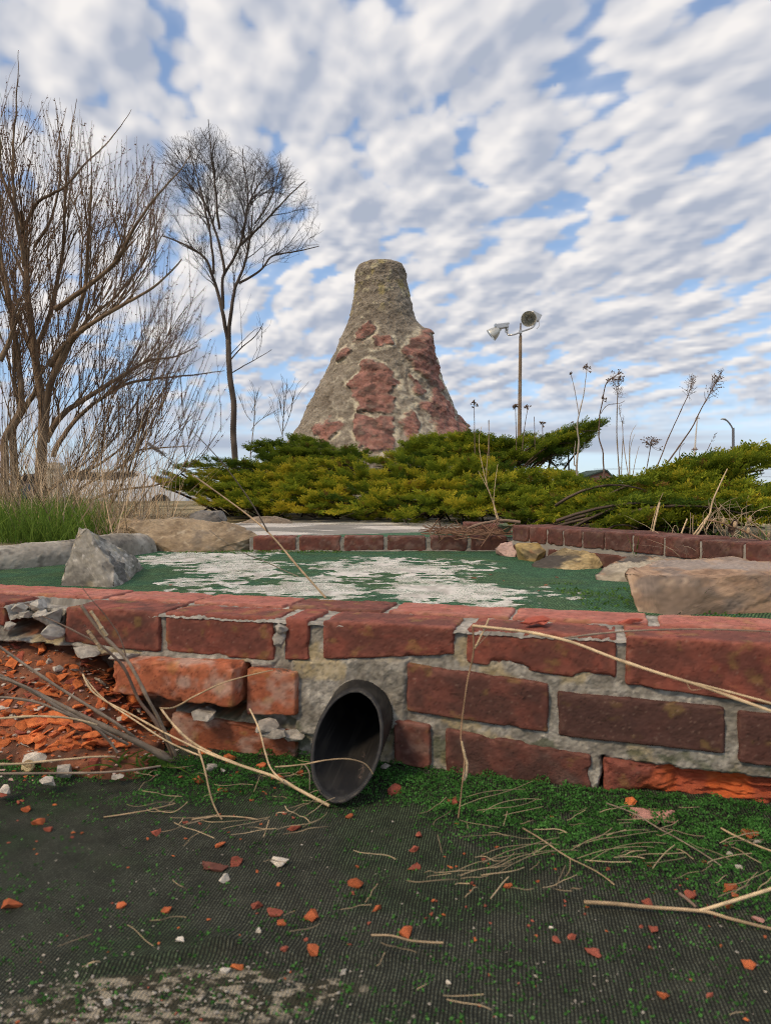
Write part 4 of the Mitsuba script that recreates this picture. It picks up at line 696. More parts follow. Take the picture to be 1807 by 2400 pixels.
YB = 5.6
stems = [([z8(185, 2240), z8(195, 1960), z8(205, 1750), z8(170, 1500), z8(132, 1200), z8(112, 900), z8(30, 680), z8(-20, 540)], 44, 13), ([z8(80, 2240, .3), z8(66, 1960, .3), z8(60, 1850, .3), z8(165, 1640, .2), z8(200, 1520, .1)], 42, 22),
         ([z8(30, 2240, -.3), z8(20, 1900, -.3), z8(100, 1700, -.3), z8(60, 1300, -.3), z8(0, 1000, -.3), z8(-40, 800, -.2)], 32, 14), ([z8(190, 2150, -.1), z8(230, 1650, -.2), z8(335, 1380, -.3), z8(400, 1150, -.4), z8(420, 900, -.4), z8(432, 690, -.5)], 34, 9),
         ([z8(215, 1880, .1), z8(290, 1760, .15), z8(400, 1680, .2), z8(560, 1580, .3), z8(700, 1500, .4), z8(830, 1478, .5), z8(930, 1425, .5)], 26, 7), ([z8(235, 1520, -.2), z8(330, 1400, -.3), z8(450, 1310, -.5), z8(600, 1225, -.6), z8(740, 1140, -.7), z8(860, 1020, -.8)], 24, 7),
         ([z8(250, 1950, .2), z8(330, 1810, .3), z8(470, 1680, .4), z8(650, 1595, .6), z8(820, 1575, .7), z8(980, 1555, .7), z8(1060, 1545, .8)], 20, 5), ([z8(180, 1540, .2), z8(110, 1350, .3), z8(0, 1170, .5), z8(-60, 1100, .5)], 20, 9),
         ([z8(132, 1200, 0), z8(60, 980, .2), z8(-10, 880, .3)], 16, 8), ([z8(260, 1250, -.3), z8(420, 1140, -.5), z8(560, 1010, -.6), z8(640, 860, -.7), z8(760, 700, -.8), z8(850, 590, -.8), z8(895, 530, -.8)], 20, 5), ([z8(112, 900, 0), z8(170, 760, -.1), z8(300, 680, -.2), z8(440, 530, -.3), z8(540, 430, -.3), z8(618, 310, -.3)], 15, 3),
         ([z8(165, 1450, .1), z8(260, 1180, .1), z8(300, 950, .1), z8(310, 700, .1), z8(360, 260, .1)], 20, 3.5), ([z8(300, 1500, .3), z8(400, 1320, .4), z8(560, 1180, .5), z8(700, 960, .6), z8(722, 560, .7)], 15, 3), ([z8(120, 1050, -.2), z8(60, 600, -.3), z8(75, 300, -.3), z8(90, 30, -.3)], 16, 3),
         ([z8(140, 2190, .5), z8(300, 2060, .5), z8(460, 1990, .6), z8(600, 1880, .6), z8(680, 1800, .7)], 20, 6), ([z8(240, 2230, .3), z8(400, 2090, .2), z8(560, 2000, .2), z8(660, 1920, .1), z8(900, 1900, 0)], 14, 6), ([z8(360, 2190, .1), z8(560, 2110, .1), z8(760, 2080, .1), z8(880, 2010, .1)], 14, 5), ([z8(160, 960, .1), z8(250, 800, .1), z8(285, 600, .1), z8(256, 260, .1)], 12, 3),
         ([z8(500, 2200, .3), z8(590, 2050, .2), z8(640, 1900, .1), z8(660, 1740, .1)], 13, 5), ([z8(0, 1500, -.4), z8(60, 1330, -.4), z8(110, 1170, -.3)], 20, 10)]
tw = []
limbs = []
for ctrl, w0, w1 in stems:
    p, r = limb(ctrl, 46, w0 * 0.62, w1 * 0.34, YB); p = p + 0.02 * (np.stack([N(p, 7, 3, s) for s in (1, 2, 3)], -1) - 0.5); limbs.append((p, r))
    if w0 >= 20:
        v, f = tube(p, r * (1 + 0.25 * (N(p, 9, 3, 5) - 0.5)), 10); put('stem', (v, f), 'bark', BU, smooth=True, color=bark_col(v, (0.115, 0.078, 0.050), (0.24, 0.17, 0.11), 3))
    else:
        tw.append(tube(p, r, 6))
subs = []
for p, r in limbs:                                                     # second order branches
    L = np.linalg.norm(np.diff(p, axis=0), axis=1).sum()
    for k in range(int(L * 7.0)):
        i = rng.integers(6, 44); t = unit(p[i + 1] - p[i]); side = unit(np.cross(t, rvec())); d = unit(0.55 * t + 0.55 * side + A([0.12, 0, 0.75]))
        q, rr = shoot(p[i], d, rng.uniform(0.3, 0.95), min(r[i] * 0.5, 0.0075) * rng.uniform(0.6, 1), 9, 0.55, 0.30)
        if in_shrub(q): subs.append((q, rr)); tw.append(tube(q, rr, 5))
shoots, buds = [], []
for p, r in limbs + subs + subs:
    L = np.linalg.norm(np.diff(p, axis=0), axis=1).sum(); n = len(p)
    for k in range(max(3, int(L * 8.5))):
        i = rng.integers(max(1, n // 5), n - 1); t = unit(p[i] - p[i - 1]); d = unit(0.60 * t + 0.50 * rvec() + A([0.15, 0, 0.62]))
        q, rr = shoot(p[i], d, rng.uniform(0.25, 0.85), rng.uniform(0.0022, 0.0040), 7, 0.35, 0.14)
        if not in_shrub(q): continue
        shoots.append(tube(q, rr, 4))
        for j in range(1, 7): 
            for _ in range(2):
                a = rng.integers(1, 6); s = q[a] + (q[a + 1] - q[a]) * rng.random(); buds.append(tube(np.stack([s, s + unit(q[a + 1] - q[a] + 0.6 * rvec()) * 0.016]), [0.0036, 0.0018], 4)) if rng.random() < 0.35 else None
v, f = join(tw); put('branches', (v, f), 'bark', BU, smooth=True, color=bark_col(v, (0.10, 0.068, 0.044), (0.21, 0.15, 0.095), 9), kind='stuff')
v, f = join(shoots); put('shoots', (v, f), 'bark', BU, smooth=True, color=bark_col(v, (0.13, 0.080, 0.050), (0.25, 0.165, 0.10), 14), kind='stuff')
v, f = join(buds); put('buds', (v, f), 'bark', BU, color=A([0.13, 0.065, 0.04]), kind='stuff')

def bare_tree(key, ctrl, y, levels, col, sec, ratio, length, r_min, up, spread, trunk_label='trunk', droop=0.0, ok=None, nsub=(6, 6, 5)):
    used[key] = used.get(key, 0)
    gen = []
    for c, w0, w1 in ctrl:
        p, r = limb(c, 40, w0, w1, y); p[:, 1] += np.linspace(0, 1, 40) * rng.uniform(-1, 1) * 0.04 * y * (w0 <= 11); p = p + 0.006 * y * (np.stack([N(p, 12 / y * 2, 3, s) for s in (1, 2, 3)], -1) - 0.5) * 0.7
        v, f = tube(p, np.maximum(r, r_min), 9); put('trunk' if w0 > 11 else 'limb', (v, f), 'bark', key, smooth=True, color=bark_col(v * 6 / y, *col, 21)); gen.append((p, np.maximum(r, r_min), np.linalg.norm(p[-1] - p[0])))
    fine = []
    cur = gen
    for lev in range(levels):
        nxt = []
        for p, r, L in cur:
            n = len(p)
            for k in range(nsub[lev] if lev else max(4, int(L * sec))):
                i = rng.integers(int(n * (0.25 if lev else 0.30)), n - 1); t = unit(p[i + 1] - p[i]); side = unit(np.cross(t, rvec()))
                d = unit(t * (1 - 0.3 * spread) + side * spread + A([0, 0, up])); ln = length * ratio ** lev * rng.uniform(0.5, 1.15)
                q, rr = shoot(p[i], d, ln, max(r_min, min(r[i] * 0.6, r_min * (3.2 - lev))), 8 if lev < 2 else 6, 0.16 - droop, 0.34)
                if ok and not ok(q): continue
                nxt.append((q, rr, ln)); fine.append(tube(q, np.maximum(rr, r_min * 0.62), 4))
        cur = nxt
    v, f = join(fine); put('twigs', (v, f), 'bark', key, smooth=True, color=bark_col(v * 6 / y, *col, 27) * 0.85, kind='stuff')
TR = 'bare_tree'
tag(TR, 'tall bare tree with a slim trunk and fine spreading crown left of the volcano', 'tree')
bare_tree(TR, [([z8(1106, 2060), z8(1104, 1900), z8(1098, 1700), z8(1082, 1520), z8(1078, 1400)], 15, 12.5), ([z8(1078, 1410), z8(1050, 1250), z8(1018, 1120), z8(985, 1040), z8(900, 980), z8(790, 940)], 10, 3), ([z8(1050, 1250), z8(1050, 1110), z8(1100, 1010), z8(1140, 900), z8(1160, 760), z8(1210, 650), z8(1270, 570)], 8, 2),
               ([z8(1062, 1085), z8(1030, 950), z8(1000, 860), z8(935, 710), z8(850, 620), z8(770, 550)], 7, 2), ([z8(1010, 1090), z8(990, 900), z8(965, 770), z8(910, 560), z8(890, 480)], 6, 2), ([z8(1082, 1420), z8(1112, 1180), z8(1160, 1060), z8(1190, 950), z8(1200, 840)], 10, 3),
               ([z8(1125, 1130), z8(1220, 1070), z8(1290, 995), z8(1400, 970), z8(1500, 945)], 6, 2), ([z8(1140, 950), z8(1240, 870), z8(1330, 790), z8(1450, 700)], 6, 2), ([z8(1035, 880), z8(1022, 700), z8(1010, 550), z8(1003, 400)], 6, 1.5), ([z8(1200, 850), z8(1290, 700), z8(1325, 560)], 4, 1.5), ([z8(1085, 1500), z8(1150, 1440), z8(1220, 1390), z8(1260, 1345)], 3.5, 1.5), ([z8(1080, 1560), z8(1180, 1500), z8(1275, 1440)], 3, 1.2), ([z8(1140, 900), z8(1160, 700), z8(1130, 520), z8(1125, 450)], 5, 1.5)],
          24.0, 3, ((0.045, 0.034, 0.027), (0.11, 0.086, 0.068)), 4.6, 0.62, 1.8, 0.0052, 0.22, 0.62, ok=in_crown, nsub=(0, 5, 4))
for name, lab, ctrl, y in (('sapling', 'thin budding sapling right of the tall tree trunk', [([z8(1180, 1960), z8(1185, 1800), z8(1182, 1630)], 3, 1.2), ([z8(1183, 1830), z8(1250, 1760), z8(1300, 1740)], 1.6, 1), ([z8(1182, 1780), z8(1140, 1720), z8(1120, 1660)], 1.6, 1), ([z8(1184, 1740), z8(1220, 1680), z8(1235, 1650)], 1.4, 1)], 16.0),
                            ('sapling', 'upright catkin sapling against the left foot of the volcano', [([z8(1330, 1860), z8(1345, 1740), z8(1362, 1620)], 2.4, 1.2), ([z8(1335, 1830), z8(1375, 1740), z8(1388, 1670)], 1.8, 1), ([z8(1330, 1850), z8(1300, 1760), z8(1288, 1710)], 1.6, 1), ([z8(1340, 1790), z8(1322, 1720), z8(1318, 1690)], 1.4, 1)], 11.0)):
    used[name] = used.get(name, -1) + 1; key = name if used[name] == 0 else f'{name}_{used[name]:03d}'; tag(key, lab, 'sapling')
    bare_tree(key, ctrl, y, 1, ((0.09, 0.075, 0.055), (0.19, 0.16, 0.11)), 9, 0.6, 0.40, 0.004, 0.5, 0.45)

# ---------------------------------------------------------------- spreading juniper
def needle_sprig(g):                                      # a feathery flat sprig about 1 long along +x: scale-leaved cords off a stem
    vs, fs, tip = [], [], []
    def blade(o, d, l, w):
        s = unit(np.cross(d, [0, 0, 1]) + 0.3 * g.normal(size=3)); n0 = 4 * len(vs)
        vs.append(A([o, o + d * l * 0.55 + s * w * 0.5, o + d * l, o + d * l * 0.55 - s * w * 0.5])); fs.append(A([[0, 1, 2], [0, 2, 3]]) + n0); tip.append(np.clip(A([0, 0.6, 1, 0.6]) * (0.45 + 0.55 * o[0]) + 0.25 * o[0], 0, 1))
    blade(A([0, 0, 0.0]), A([1, 0, 0.0]), 1.0, 0.10)
    for k, t in enumerate(np.linspace(0.10, 0.94, 9)):
        sgn = 1 if k % 2 else -1; d = unit(A([0.85, sgn * 0.62, 0.28 * g.normal()])); l = (0.50 * (1 - 0.62 * t) + 0.08) * g.uniform(0.8, 1.2); o = A([t, 0, 0.0]); blade(o, d, l, 0.105)
        if l > 0.30: blade(o + d * l * 0.4, unit(d + A([-0.1, sgn * 0.6, 0.4 * g.normal()])), l * 0.42, 0.09)
    return np.vstack(vs), np.vstack(fs), np.concatenate(tip)
SPR = [needle_sprig(np.random.default_rng(900 + i)) for i in range(6)]
def frames_from(dirs, ups):
    x = unit(dirs); y = unit(np.cross(ups, x)); z = np.cross(x, y); return np.stack([x, y, z], -1)
def juniper(key, label, poly, ybot, ytop, n_boughs, g, lean, sun=1.0, big=1.0, rise=0.30):
    """Boughs reach out of the dark middle in flat shelves, one above the other; each carries fronds of sprigs that nod at the tip."""
    used[key] = used.get(key, -1) + 1; k2 = key if used[key] == 0 else f'{key}_{used[key]:03d}'; tag(k2, label, 'juniper', 'spreading junipers in front of the volcano')
    pg = shapely.Polygon(poly); x0, y0, x1, y1 = pg.bounds; tips = []; sp = math.sqrt(pg.area / n_boughs) * 0.95
    tries = 0
    while len(tips) < n_boughs and tries < 40000:
        tries += 1; px, py = g.uniform(x0, x1), g.uniform(y0, y1)
        if pg.contains(shapely.Point(px, py)) and all(((px - a) * 0.62) ** 2 + ((py - b) * 1.25) ** 2 > (sp * (0.9 if tries < 20000 else 0.6)) ** 2 for a, b in tips): tips.append((px, py))
    nfront = len(tips); tips += [tips[i] for i in g.permutation(nfront)[:int(0.28 * nfront)]]; tips = A(tips) + np.r_[np.zeros((nfront, 2)), g.normal(size=(len(tips) - nfront, 2)) * A([18, 6])]; nb = len(tips); t = (tips[:, 1] - y0) / (y1 - y0)
    Yd = np.array([np.interp(px, *ybot) for px in tips[:, 0]]) + (np.clip(1 - t, 0, 1.2) ** 1.2) * ytop + 0.10 * g.normal(size=nb) + np.r_[np.zeros(nfront), g.uniform(0.45, 1.1, nb - nfront)]              # the bush goes on behind
    O = A([P(a, b, c) for (a, b), c in zip(tips, Yd)]); cen = P((x0 + x1) / 2, y0 * 0.3 + y1 * 0.7, np.mean(Yd) + 0.6)
    M, TV, LV, SC, YEL, wood = [], [], [], [], [], []
    for o, tt in zip(O, t):
        out = o - cen; out[2] = 0; ax = unit(out) * 0.7 + A([lean, -0.50, 0]) + 0.42 * g.normal(size=3) * A([1, 1, 0]); ax = unit(ax); ax[2] = np.clip(0.06 + rise * (1 - tt) + 0.13 * g.normal(), -0.12, 0.6); ax = unit(ax)
        Lb = g.uniform(0.42, 0.78) * big; W_ = g.uniform(0.13, 0.20) * big; yel = np.clip(g.normal(0.50, 0.24), 0.0, 1.0); bend = g.uniform(0.02, 0.10)
        sd = unit(np.cross([0, 0, 1], ax)); up_ = np.cross(ax, sd); root = o - ax * Lb
        axis = lambda s: root + ax * (Lb * s)[..., None] + A([0, 0, 1]) * (bend * (4 * s * (1 - s)) * 0.7)[..., None]
        wood.append(tube(axis(np.linspace(-0.15, 0.96, 9)) - A([0, 0, 0.012]), np.linspace(0.008, 0.0025, 9), 4))
        nf = int(13 * big + 3)
        for k in range(nf):
            s = (k + 0.5) / nf; s = 0.12 + 0.88 * s; sg = 1 if k % 2 else -1; prof_ = (1 - 0.72 * s) if s > 0.4 else (0.45 + 0.66 * s); fl = W_ * prof_ * g.uniform(0.75, 1.25) + 0.025
            b = axis(A(s)); fd = unit(ax * 0.85 + sd * sg * g.uniform(0.35, 0.95) * (1 - 0.55 * s) + up_ * (g.uniform(-0.04, 0.30) + 0.38 * max(0, s - 0.6))); m = 6
            for j in range(m):
                u = (j + 0.6) / m; c_ = b + fd * fl * u - A([0, 0, 1]) * (0.16 * fl * u * u); sj = 1 if j % 2 else -1; lat = unit(np.cross(up_, fd))
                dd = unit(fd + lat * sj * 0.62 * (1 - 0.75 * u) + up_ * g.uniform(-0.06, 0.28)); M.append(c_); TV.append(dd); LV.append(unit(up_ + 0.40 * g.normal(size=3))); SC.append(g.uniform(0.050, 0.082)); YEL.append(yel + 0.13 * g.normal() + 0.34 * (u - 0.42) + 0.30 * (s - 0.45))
    M, F, SC, YEL = A(M), frames_from(A(TV), A(LV)), A(SC), A(YEL); kinds = g.integers(0, 6, len(M)); parts = []
    brown = (g.random(len(M)) < 0.02)
    for kd in range(6):
        ii = np.nonzero(kinds == kd)[0]; bv, bf, tip = SPR[kd]
        v = np.einsum('nij,kj->nki', F[ii], bv) * SC[ii, None, None] + M[ii, None]; f = bf[None] + (np.arange(len(ii)) * len(bv))[:, None, None]
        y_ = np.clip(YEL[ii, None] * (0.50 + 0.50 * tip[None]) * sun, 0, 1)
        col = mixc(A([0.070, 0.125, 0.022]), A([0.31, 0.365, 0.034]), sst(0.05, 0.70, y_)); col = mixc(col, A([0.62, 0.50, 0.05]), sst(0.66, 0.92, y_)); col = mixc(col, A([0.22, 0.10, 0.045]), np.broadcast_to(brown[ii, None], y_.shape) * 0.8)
        parts.append((v.reshape(-1, 3), f.reshape(-1, 3), col.reshape(-1, 3)))
    v, f, c = join(parts); 
    put('foliage', (v, f), 'leaf', k2, color=c)
    trunk = [tube(spline(A([cen + A([0, 0.4, -0.35]), cen * 0.5 + o * 0.5 + A([0, 0.15, -0.12]), o - A([0, 0, 0.02])]), 8), np.linspace(0.02, 0.007, 8), 5) for o, tt in zip(O[::4], t[::4]) if tt < 0.4 and lean < -0.2]
    v, f = join(wood + (trunk or [])); put('branches', (v, f), 'bark', k2, smooth=True, color=bark_col(v, (0.05, 0.035, 0.025), (0.11, 0.08, 0.06), 33), kind='stuff')
YBOT = ([380, 600, 900, 1200, 1480, 1660, 1830], [5.3, 5.0, 4.75, 4.0, 3.25, 2.95, 2.75])
g = np.random.default_rng(31)
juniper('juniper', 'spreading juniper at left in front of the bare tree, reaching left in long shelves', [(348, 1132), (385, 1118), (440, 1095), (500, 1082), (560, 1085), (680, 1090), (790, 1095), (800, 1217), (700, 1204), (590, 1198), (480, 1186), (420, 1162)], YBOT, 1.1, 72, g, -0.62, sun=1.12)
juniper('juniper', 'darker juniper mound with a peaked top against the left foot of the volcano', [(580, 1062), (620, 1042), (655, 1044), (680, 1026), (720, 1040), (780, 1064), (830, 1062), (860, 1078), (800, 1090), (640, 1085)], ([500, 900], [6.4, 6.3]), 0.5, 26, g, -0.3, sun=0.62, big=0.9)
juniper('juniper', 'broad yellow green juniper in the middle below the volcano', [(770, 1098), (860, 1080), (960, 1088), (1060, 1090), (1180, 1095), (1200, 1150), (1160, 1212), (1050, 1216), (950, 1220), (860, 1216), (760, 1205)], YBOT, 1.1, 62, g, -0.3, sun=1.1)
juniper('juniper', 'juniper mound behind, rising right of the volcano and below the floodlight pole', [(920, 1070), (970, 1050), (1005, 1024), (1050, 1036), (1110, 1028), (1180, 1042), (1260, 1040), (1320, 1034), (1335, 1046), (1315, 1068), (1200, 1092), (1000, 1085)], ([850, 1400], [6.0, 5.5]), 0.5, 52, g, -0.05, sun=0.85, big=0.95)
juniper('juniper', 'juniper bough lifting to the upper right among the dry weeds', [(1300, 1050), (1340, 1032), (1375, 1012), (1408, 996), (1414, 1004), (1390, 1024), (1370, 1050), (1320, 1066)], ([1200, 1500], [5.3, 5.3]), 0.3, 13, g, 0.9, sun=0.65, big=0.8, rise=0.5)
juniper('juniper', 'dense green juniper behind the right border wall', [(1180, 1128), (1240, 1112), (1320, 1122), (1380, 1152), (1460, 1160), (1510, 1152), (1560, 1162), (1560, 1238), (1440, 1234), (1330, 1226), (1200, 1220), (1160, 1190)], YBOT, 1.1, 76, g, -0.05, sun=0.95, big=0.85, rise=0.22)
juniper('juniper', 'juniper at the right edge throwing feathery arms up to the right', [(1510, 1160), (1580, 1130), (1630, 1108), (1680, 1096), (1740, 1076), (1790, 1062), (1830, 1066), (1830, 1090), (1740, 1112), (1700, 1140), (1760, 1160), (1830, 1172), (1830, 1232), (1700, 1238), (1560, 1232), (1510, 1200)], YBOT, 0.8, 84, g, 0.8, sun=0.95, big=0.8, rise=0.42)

# ---------------------------------------------------------------- grass, dry reeds and weeds behind
def blades(o, d, L, w, n=5, bend=0.5, g=None, down=0.0):
    """Many grass blades at once: flat tapered strips, o (m,3), d (m,3), L and w (m,)."""
    m = len(o); t = np.linspace(0, 1, n); side = unit(np.cross(d, g.normal(size=(m, 3)))); lean = unit(g.normal(size=(m, 3)) * A([1, 1, 0.2]))
    c = o[:, None] + d[:, None] * (L[:, None] * t)[..., None] + lean[:, None] * (L[:, None] * bend * g.random((m, 1)) * t ** 2)[..., None] - A([0, 0, 1]) * (L[:, None] * down * t ** 2)[..., None]
    ww = w[:, None] * (1 - 0.85 * t ** 1.5) / 2
    v = np.stack([c - side[:, None] * ww[..., None], c + side[:, None] * ww[..., None]], 2).reshape(m, n * 2, 3)
    i = np.arange(n - 1) * 2; f = np.vstack([np.stack([i, i + 1, i + 3], 1), np.stack([i, i + 3, i + 2], 1)])
    return v.reshape(-1, 3), (f[None] + (np.arange(m) * n * 2)[:, None, None]).reshape(-1, 3), n * 2
g = np.random.default_rng(71)
def scatter_px(n, x0, x1, Y0_, Y1_, z=None):
    px, Y = g.uniform(x0, x1, n), g.uniform(Y0_, Y1_, n); X = (px - CX) / FPX * Y
    return np.stack([X, Y, gnd_z(X, Y) if z is None else np.full(n, z)], 1)
def stuff_blades(name, o, L, w, up, cols, label, bend=0.5, n=5, down=0.0, cat=None, mat='straw'):
    m = len(o); d = unit(A([0, 0, 1.0]) * up + g.normal(size=(m, 3)) * A([1, 1, 0.3])); v, f, k = blades(o, d, L, w, n, bend, g, down)
    c = mixc(A(cols[0]), A(cols[1]), g.random(m)) * g.uniform(0.7, 1.25, (m, 1)); tag(put(name, (v, f), mat, color=np.repeat(c, k, 0)), label, cat, kind='stuff')
o = np.vstack([scatter_px(2600, -60, 190, 3.25, 4.4), scatter_px(500, 150, 260, 3.6, 4.4)]); o[:, 2] -= 0.01
stuff_blades('grass', o, g.uniform(0.08, 0.24, len(o)), g.uniform(0.003, 0.006, len(o)), 2.6, ((0.09, 0.16, 0.025), (0.20, 0.30, 0.06)), 'fresh green grass tuft behind the concrete kerb at left', 0.5, cat='grass', mat='leaf')
o = np.vstack([scatter_px(620, -80, 400, 3.9, 6.2), scatter_px(200, 20, 300, 3.5, 4.5)])
stuff_blades('dry_reeds', o, g.uniform(0.2, 0.75, len(o)) * np.where(g.random(len(o)) < 0.25, 1.5, 1), g.uniform(0.003, 0.006, len(o)), 2.6, ((0.30, 0.205, 0.12), (0.52, 0.40, 0.26)), 'dry tan reeds and dead grass standing among the bare shrub stems', 0.35, 6, cat='dry grass')
o = np.vstack([scatter_px(900, 180, 420, 3.7, 5.0), scatter_px(500, 400, 480, 4.6, 5.6), scatter_px(450, 1600, 1850, 2.35, 2.8)]); o[:, 2] += 0.005
stuff_blades('dead_grass', o, g.uniform(0.05, 0.20, len(o)), g.uniform(0.0025, 0.005, len(o)), 0.7, ((0.26, 0.20, 0.13), (0.47, 0.38, 0.26)), 'matted dead grass along the stones and the right border wall', 0.9, 5, 0.3, cat='dead grass')
o = np.vstack([scatter_px(60, 1590, 1830, 2.35, 2.7), scatter_px(25, 1480, 1600, 2.6, 2.8)])
stuff_blades('green_blades', o, g.uniform(0.05, 0.16, len(o)), g.uniform(0.004, 0.007, len(o)), 1.5, ((0.07, 0.14, 0.02), (0.13, 0.22, 0.05)), 'few green grass blades among the dead stems at the right border wall', 0.5, cat='grass', mat='leaf')

STRAW, GREYS, DARKS = A([0.50, 0.38, 0.24]), A([0.27, 0.22, 0.175]), A([0.135, 0.095, 0.075])
def stalk_mesh(pts, w0, w1, Yd, n=36, sides=6, col=STRAW, seed=0, joints=True, wob=0.0):
    """A dead stem through pixels of the photograph (x, y, distance), as wide as it looks there, with thickened joints."""
    p = spline(A([P(q[0], q[1], q[2] if len(q) > 2 else Yd) for q in pts]), n); Y = p[:, 1]; r = np.linspace(w0, w1, n) / 2 * px_m(Y)
    if wob: p = p + wob * (np.stack([N(p, 18, 3, s + seed) for s in (1, 2, 3)], -1) - 0.5)
    if joints: r = r * (1 + 0.30 * np.exp(-(((np.arange(n) + 3 * seed) % 11 - 5) / 0.9) ** 2))
    v, f = tube(p, r, sides); k = N(v, 60, 3, seed + 3); c = np.broadcast_to(col, v.shape) * (0.65 + 0.7 * k)[:, None]; c = mixc(c, c * A([0.5, 0.46, 0.44]), sst(0.5, 0.7, N(v, 25, 3, seed + 8)))
    return v, f, c
def umbel(c, R, d, seed, n=14, col=DARKS, r=0.0012, knob=0.006):
    g = np.random.default_rng(seed); parts = []
    for k in range(n):
        e = unit(unit(d) * 0.9 + 0.75 * g.normal(size=3)) * R * g.uniform(0.6, 1.1); p = spline(A([c, c + e * 0.55 + A([0, 0, -0.1 * R]), c + e]), 5); parts.append(tube(p, np.linspace(r * 1.2, r * 0.7, 5), 3))
        for q in range(4):
            h = c + e + g.normal(size=3) * R * 0.13; parts.append(tube(A([c + e * 0.93, h]), [r * 0.6, r * 0.6], 3)); b = trimesh.creation.icosphere(0, radius=knob * g.uniform(0.5, 1.0)); parts.append((np.array(b.vertices) + h, np.array(b.faces)))
    v, f = join(parts); return v, f
def plume(c, d, L, seed, n=40, col=DARKS, r=0.0011, wid=0.35):
    g = np.random.default_rng(seed); d = unit(d); parts = []
    for k in range(n):
        t = g.random(); o = c + d * L * t; e = unit(d * 0.7 + 0.9 * g.normal(size=3)) * L * wid * (1.1 - 0.6 * t) * g.uniform(0.5, 1.1); p = spline(A([o, o + e * 0.5, o + e + d * L * 0.06]), 4); parts.append(tube(p, np.linspace(r, r * 0.5, 4), 3))
        for q in range(3): h = p[2 if q else 3] + g.normal(size=3) * L * 0.02; b = trimesh.creation.icosphere(0, radius=L * 0.022 * g.uniform(0.5, 1)); parts.append((np.array(b.vertices) + h, np.array(b.faces)))
    return join(parts)
def weed(name, label, cat, stems, heads=(), group=None, mat='straw', leafs=()):
    used[name] = used.get(name, -1) + 1; key = name if used[name] == 0 else f'{name}_{used[name]:03d}'; tag(key, label, cat, group)
    for s in stems: v, f, c = stalk_mesh(**s); put('stem', (v, f), nearest(STEM, s['col']), key, smooth=True)
    for h in heads: put('seed_head', h[:2], nearest(STEM, h[2] if len(h) > 2 else DARKS), key)
    for l in leafs: put('leaf', l[:2], l[2] if isinstance(l[2], str) else nearest(STEM, l[2]), key)
    return key
W = lambda x, y: (1300 + x / 3.284, 820 + y / 3.284)
S = lambda pts, w0, w1, Y, col=GREYS, seed=0, **k: dict(pts=[W(*p) + tuple(p[2:]) for p in pts] if False else [W(p[0], p[1]) for p in pts], w0=w0, w1=w1, Yd=Y, col=col, seed=seed, **k)
Wp = lambda x, y, Y: P(*W(x, y), Y)
weed('dried_weed', 'forked pale grey weed stalk with two small round seed heads, leftmost tall one', 'dried weed', [S([(190, 1075), (170, 900), (185, 700), (172, 600), (186, 500), (225, 330), (246, 150)], 5.5, 1.3, 4.6, A([0.36, 0.32, 0.28]), 1, wob=0.006), S([(186, 500), (170, 400), (150, 290), (125, 190)], 1.8, 1.2, 4.6, GREYS, 2), S([(172, 620), (150, 580), (138, 550)], 1.6, 1, 4.6, GREYS, 3), S([(172, 900), (150, 880), (160, 700)], 3, 1, 4.6, A([0.4, 0.35, 0.3]), 4)],
     [umbel(Wp(246, 150, 4.6), 0.028, A([0, 0, 1]), 1, 16, knob=0.004), umbel(Wp(125, 190, 4.6), 0.016, A([-0.2, 0, 1]), 2, 9, knob=0.003), umbel(Wp(138, 550, 4.6), 0.008, A([0, 0, -1]), 3, 5, knob=0.003)])
weed('dried_weed', 'dark bent weed stalk curling to a drooping seed head at its top right', 'dried weed', [S([(375, 1370), (378, 1000), (370, 790), (340, 660), (345, 520), (370, 390), (390, 270), (435, 215)], 4.2, 2.2, 4.4, DARKS * 1.2, 5, wob=0.006), S([(355, 490), (420, 420), (500, 410), (540, 390)], 1.6, 1, 4.4, DARKS, 6)],
     [umbel(Wp(440, 212, 4.4), 0.062, A([0.9, 0, -0.25]), 4, 22, knob=0.0045), umbel(Wp(372, 385, 4.4), 0.026, A([0.2, 0, 0.4]), 5, 10, knob=0.004)])
weed('dried_weed', 'straight weed with a feathery flat plume just right of the bent dark stalk', 'dried weed', [S([(508, 1070), (490, 850), (478, 600), (482, 400), (485, 330)], 3.2, 2, 4.5, GREYS, 7)], [plume(Wp(484, 370, 4.5), A([0.05, 0, 1]), 0.10, 6, 46, wid=0.45), plume(Wp(500, 930, 4.5), A([0, 0, 1]), 0.03, 7, 12, wid=0.6)])
weed('dried_weed', 'thin branched weed with small twiggy sprays beside the straight plumed one', 'dried weed', [S([(512, 1060), (515, 900), (525, 650), (520, 560), (500, 480), (498, 420)], 2.2, 1.2, 4.7, GREYS, 8), S([(575, 1000), (545, 830), (527, 680), (522, 560)], 2.2, 1.2, 4.7, GREYS * 1.3, 9)], [plume(Wp(524, 570, 4.7), A([0.1, 0, 1]), 0.05, 8, 18, wid=0.5), plume(Wp(500, 500, 4.7), A([0.1, 0, 1]), 0.06, 9, 12, wid=0.4)])
weed('dried_weed', 'pair of pale bare stems without heads, third group from the left', 'dried weed', [S([(590, 1070), (575, 950), (575, 750), (585, 660), (628, 575)], 2.8, 0.9, 4.3, A([0.40, 0.32, 0.24]), 10), S([(580, 980), (578, 800), (590, 720), (618, 645)], 2, 0.9, 4.3, A([0.40, 0.32, 0.24]), 11), S([(590, 1060), (612, 900), (650, 740)], 2, 0.9, 4.3, A([0.36, 0.28, 0.2]), 12)])
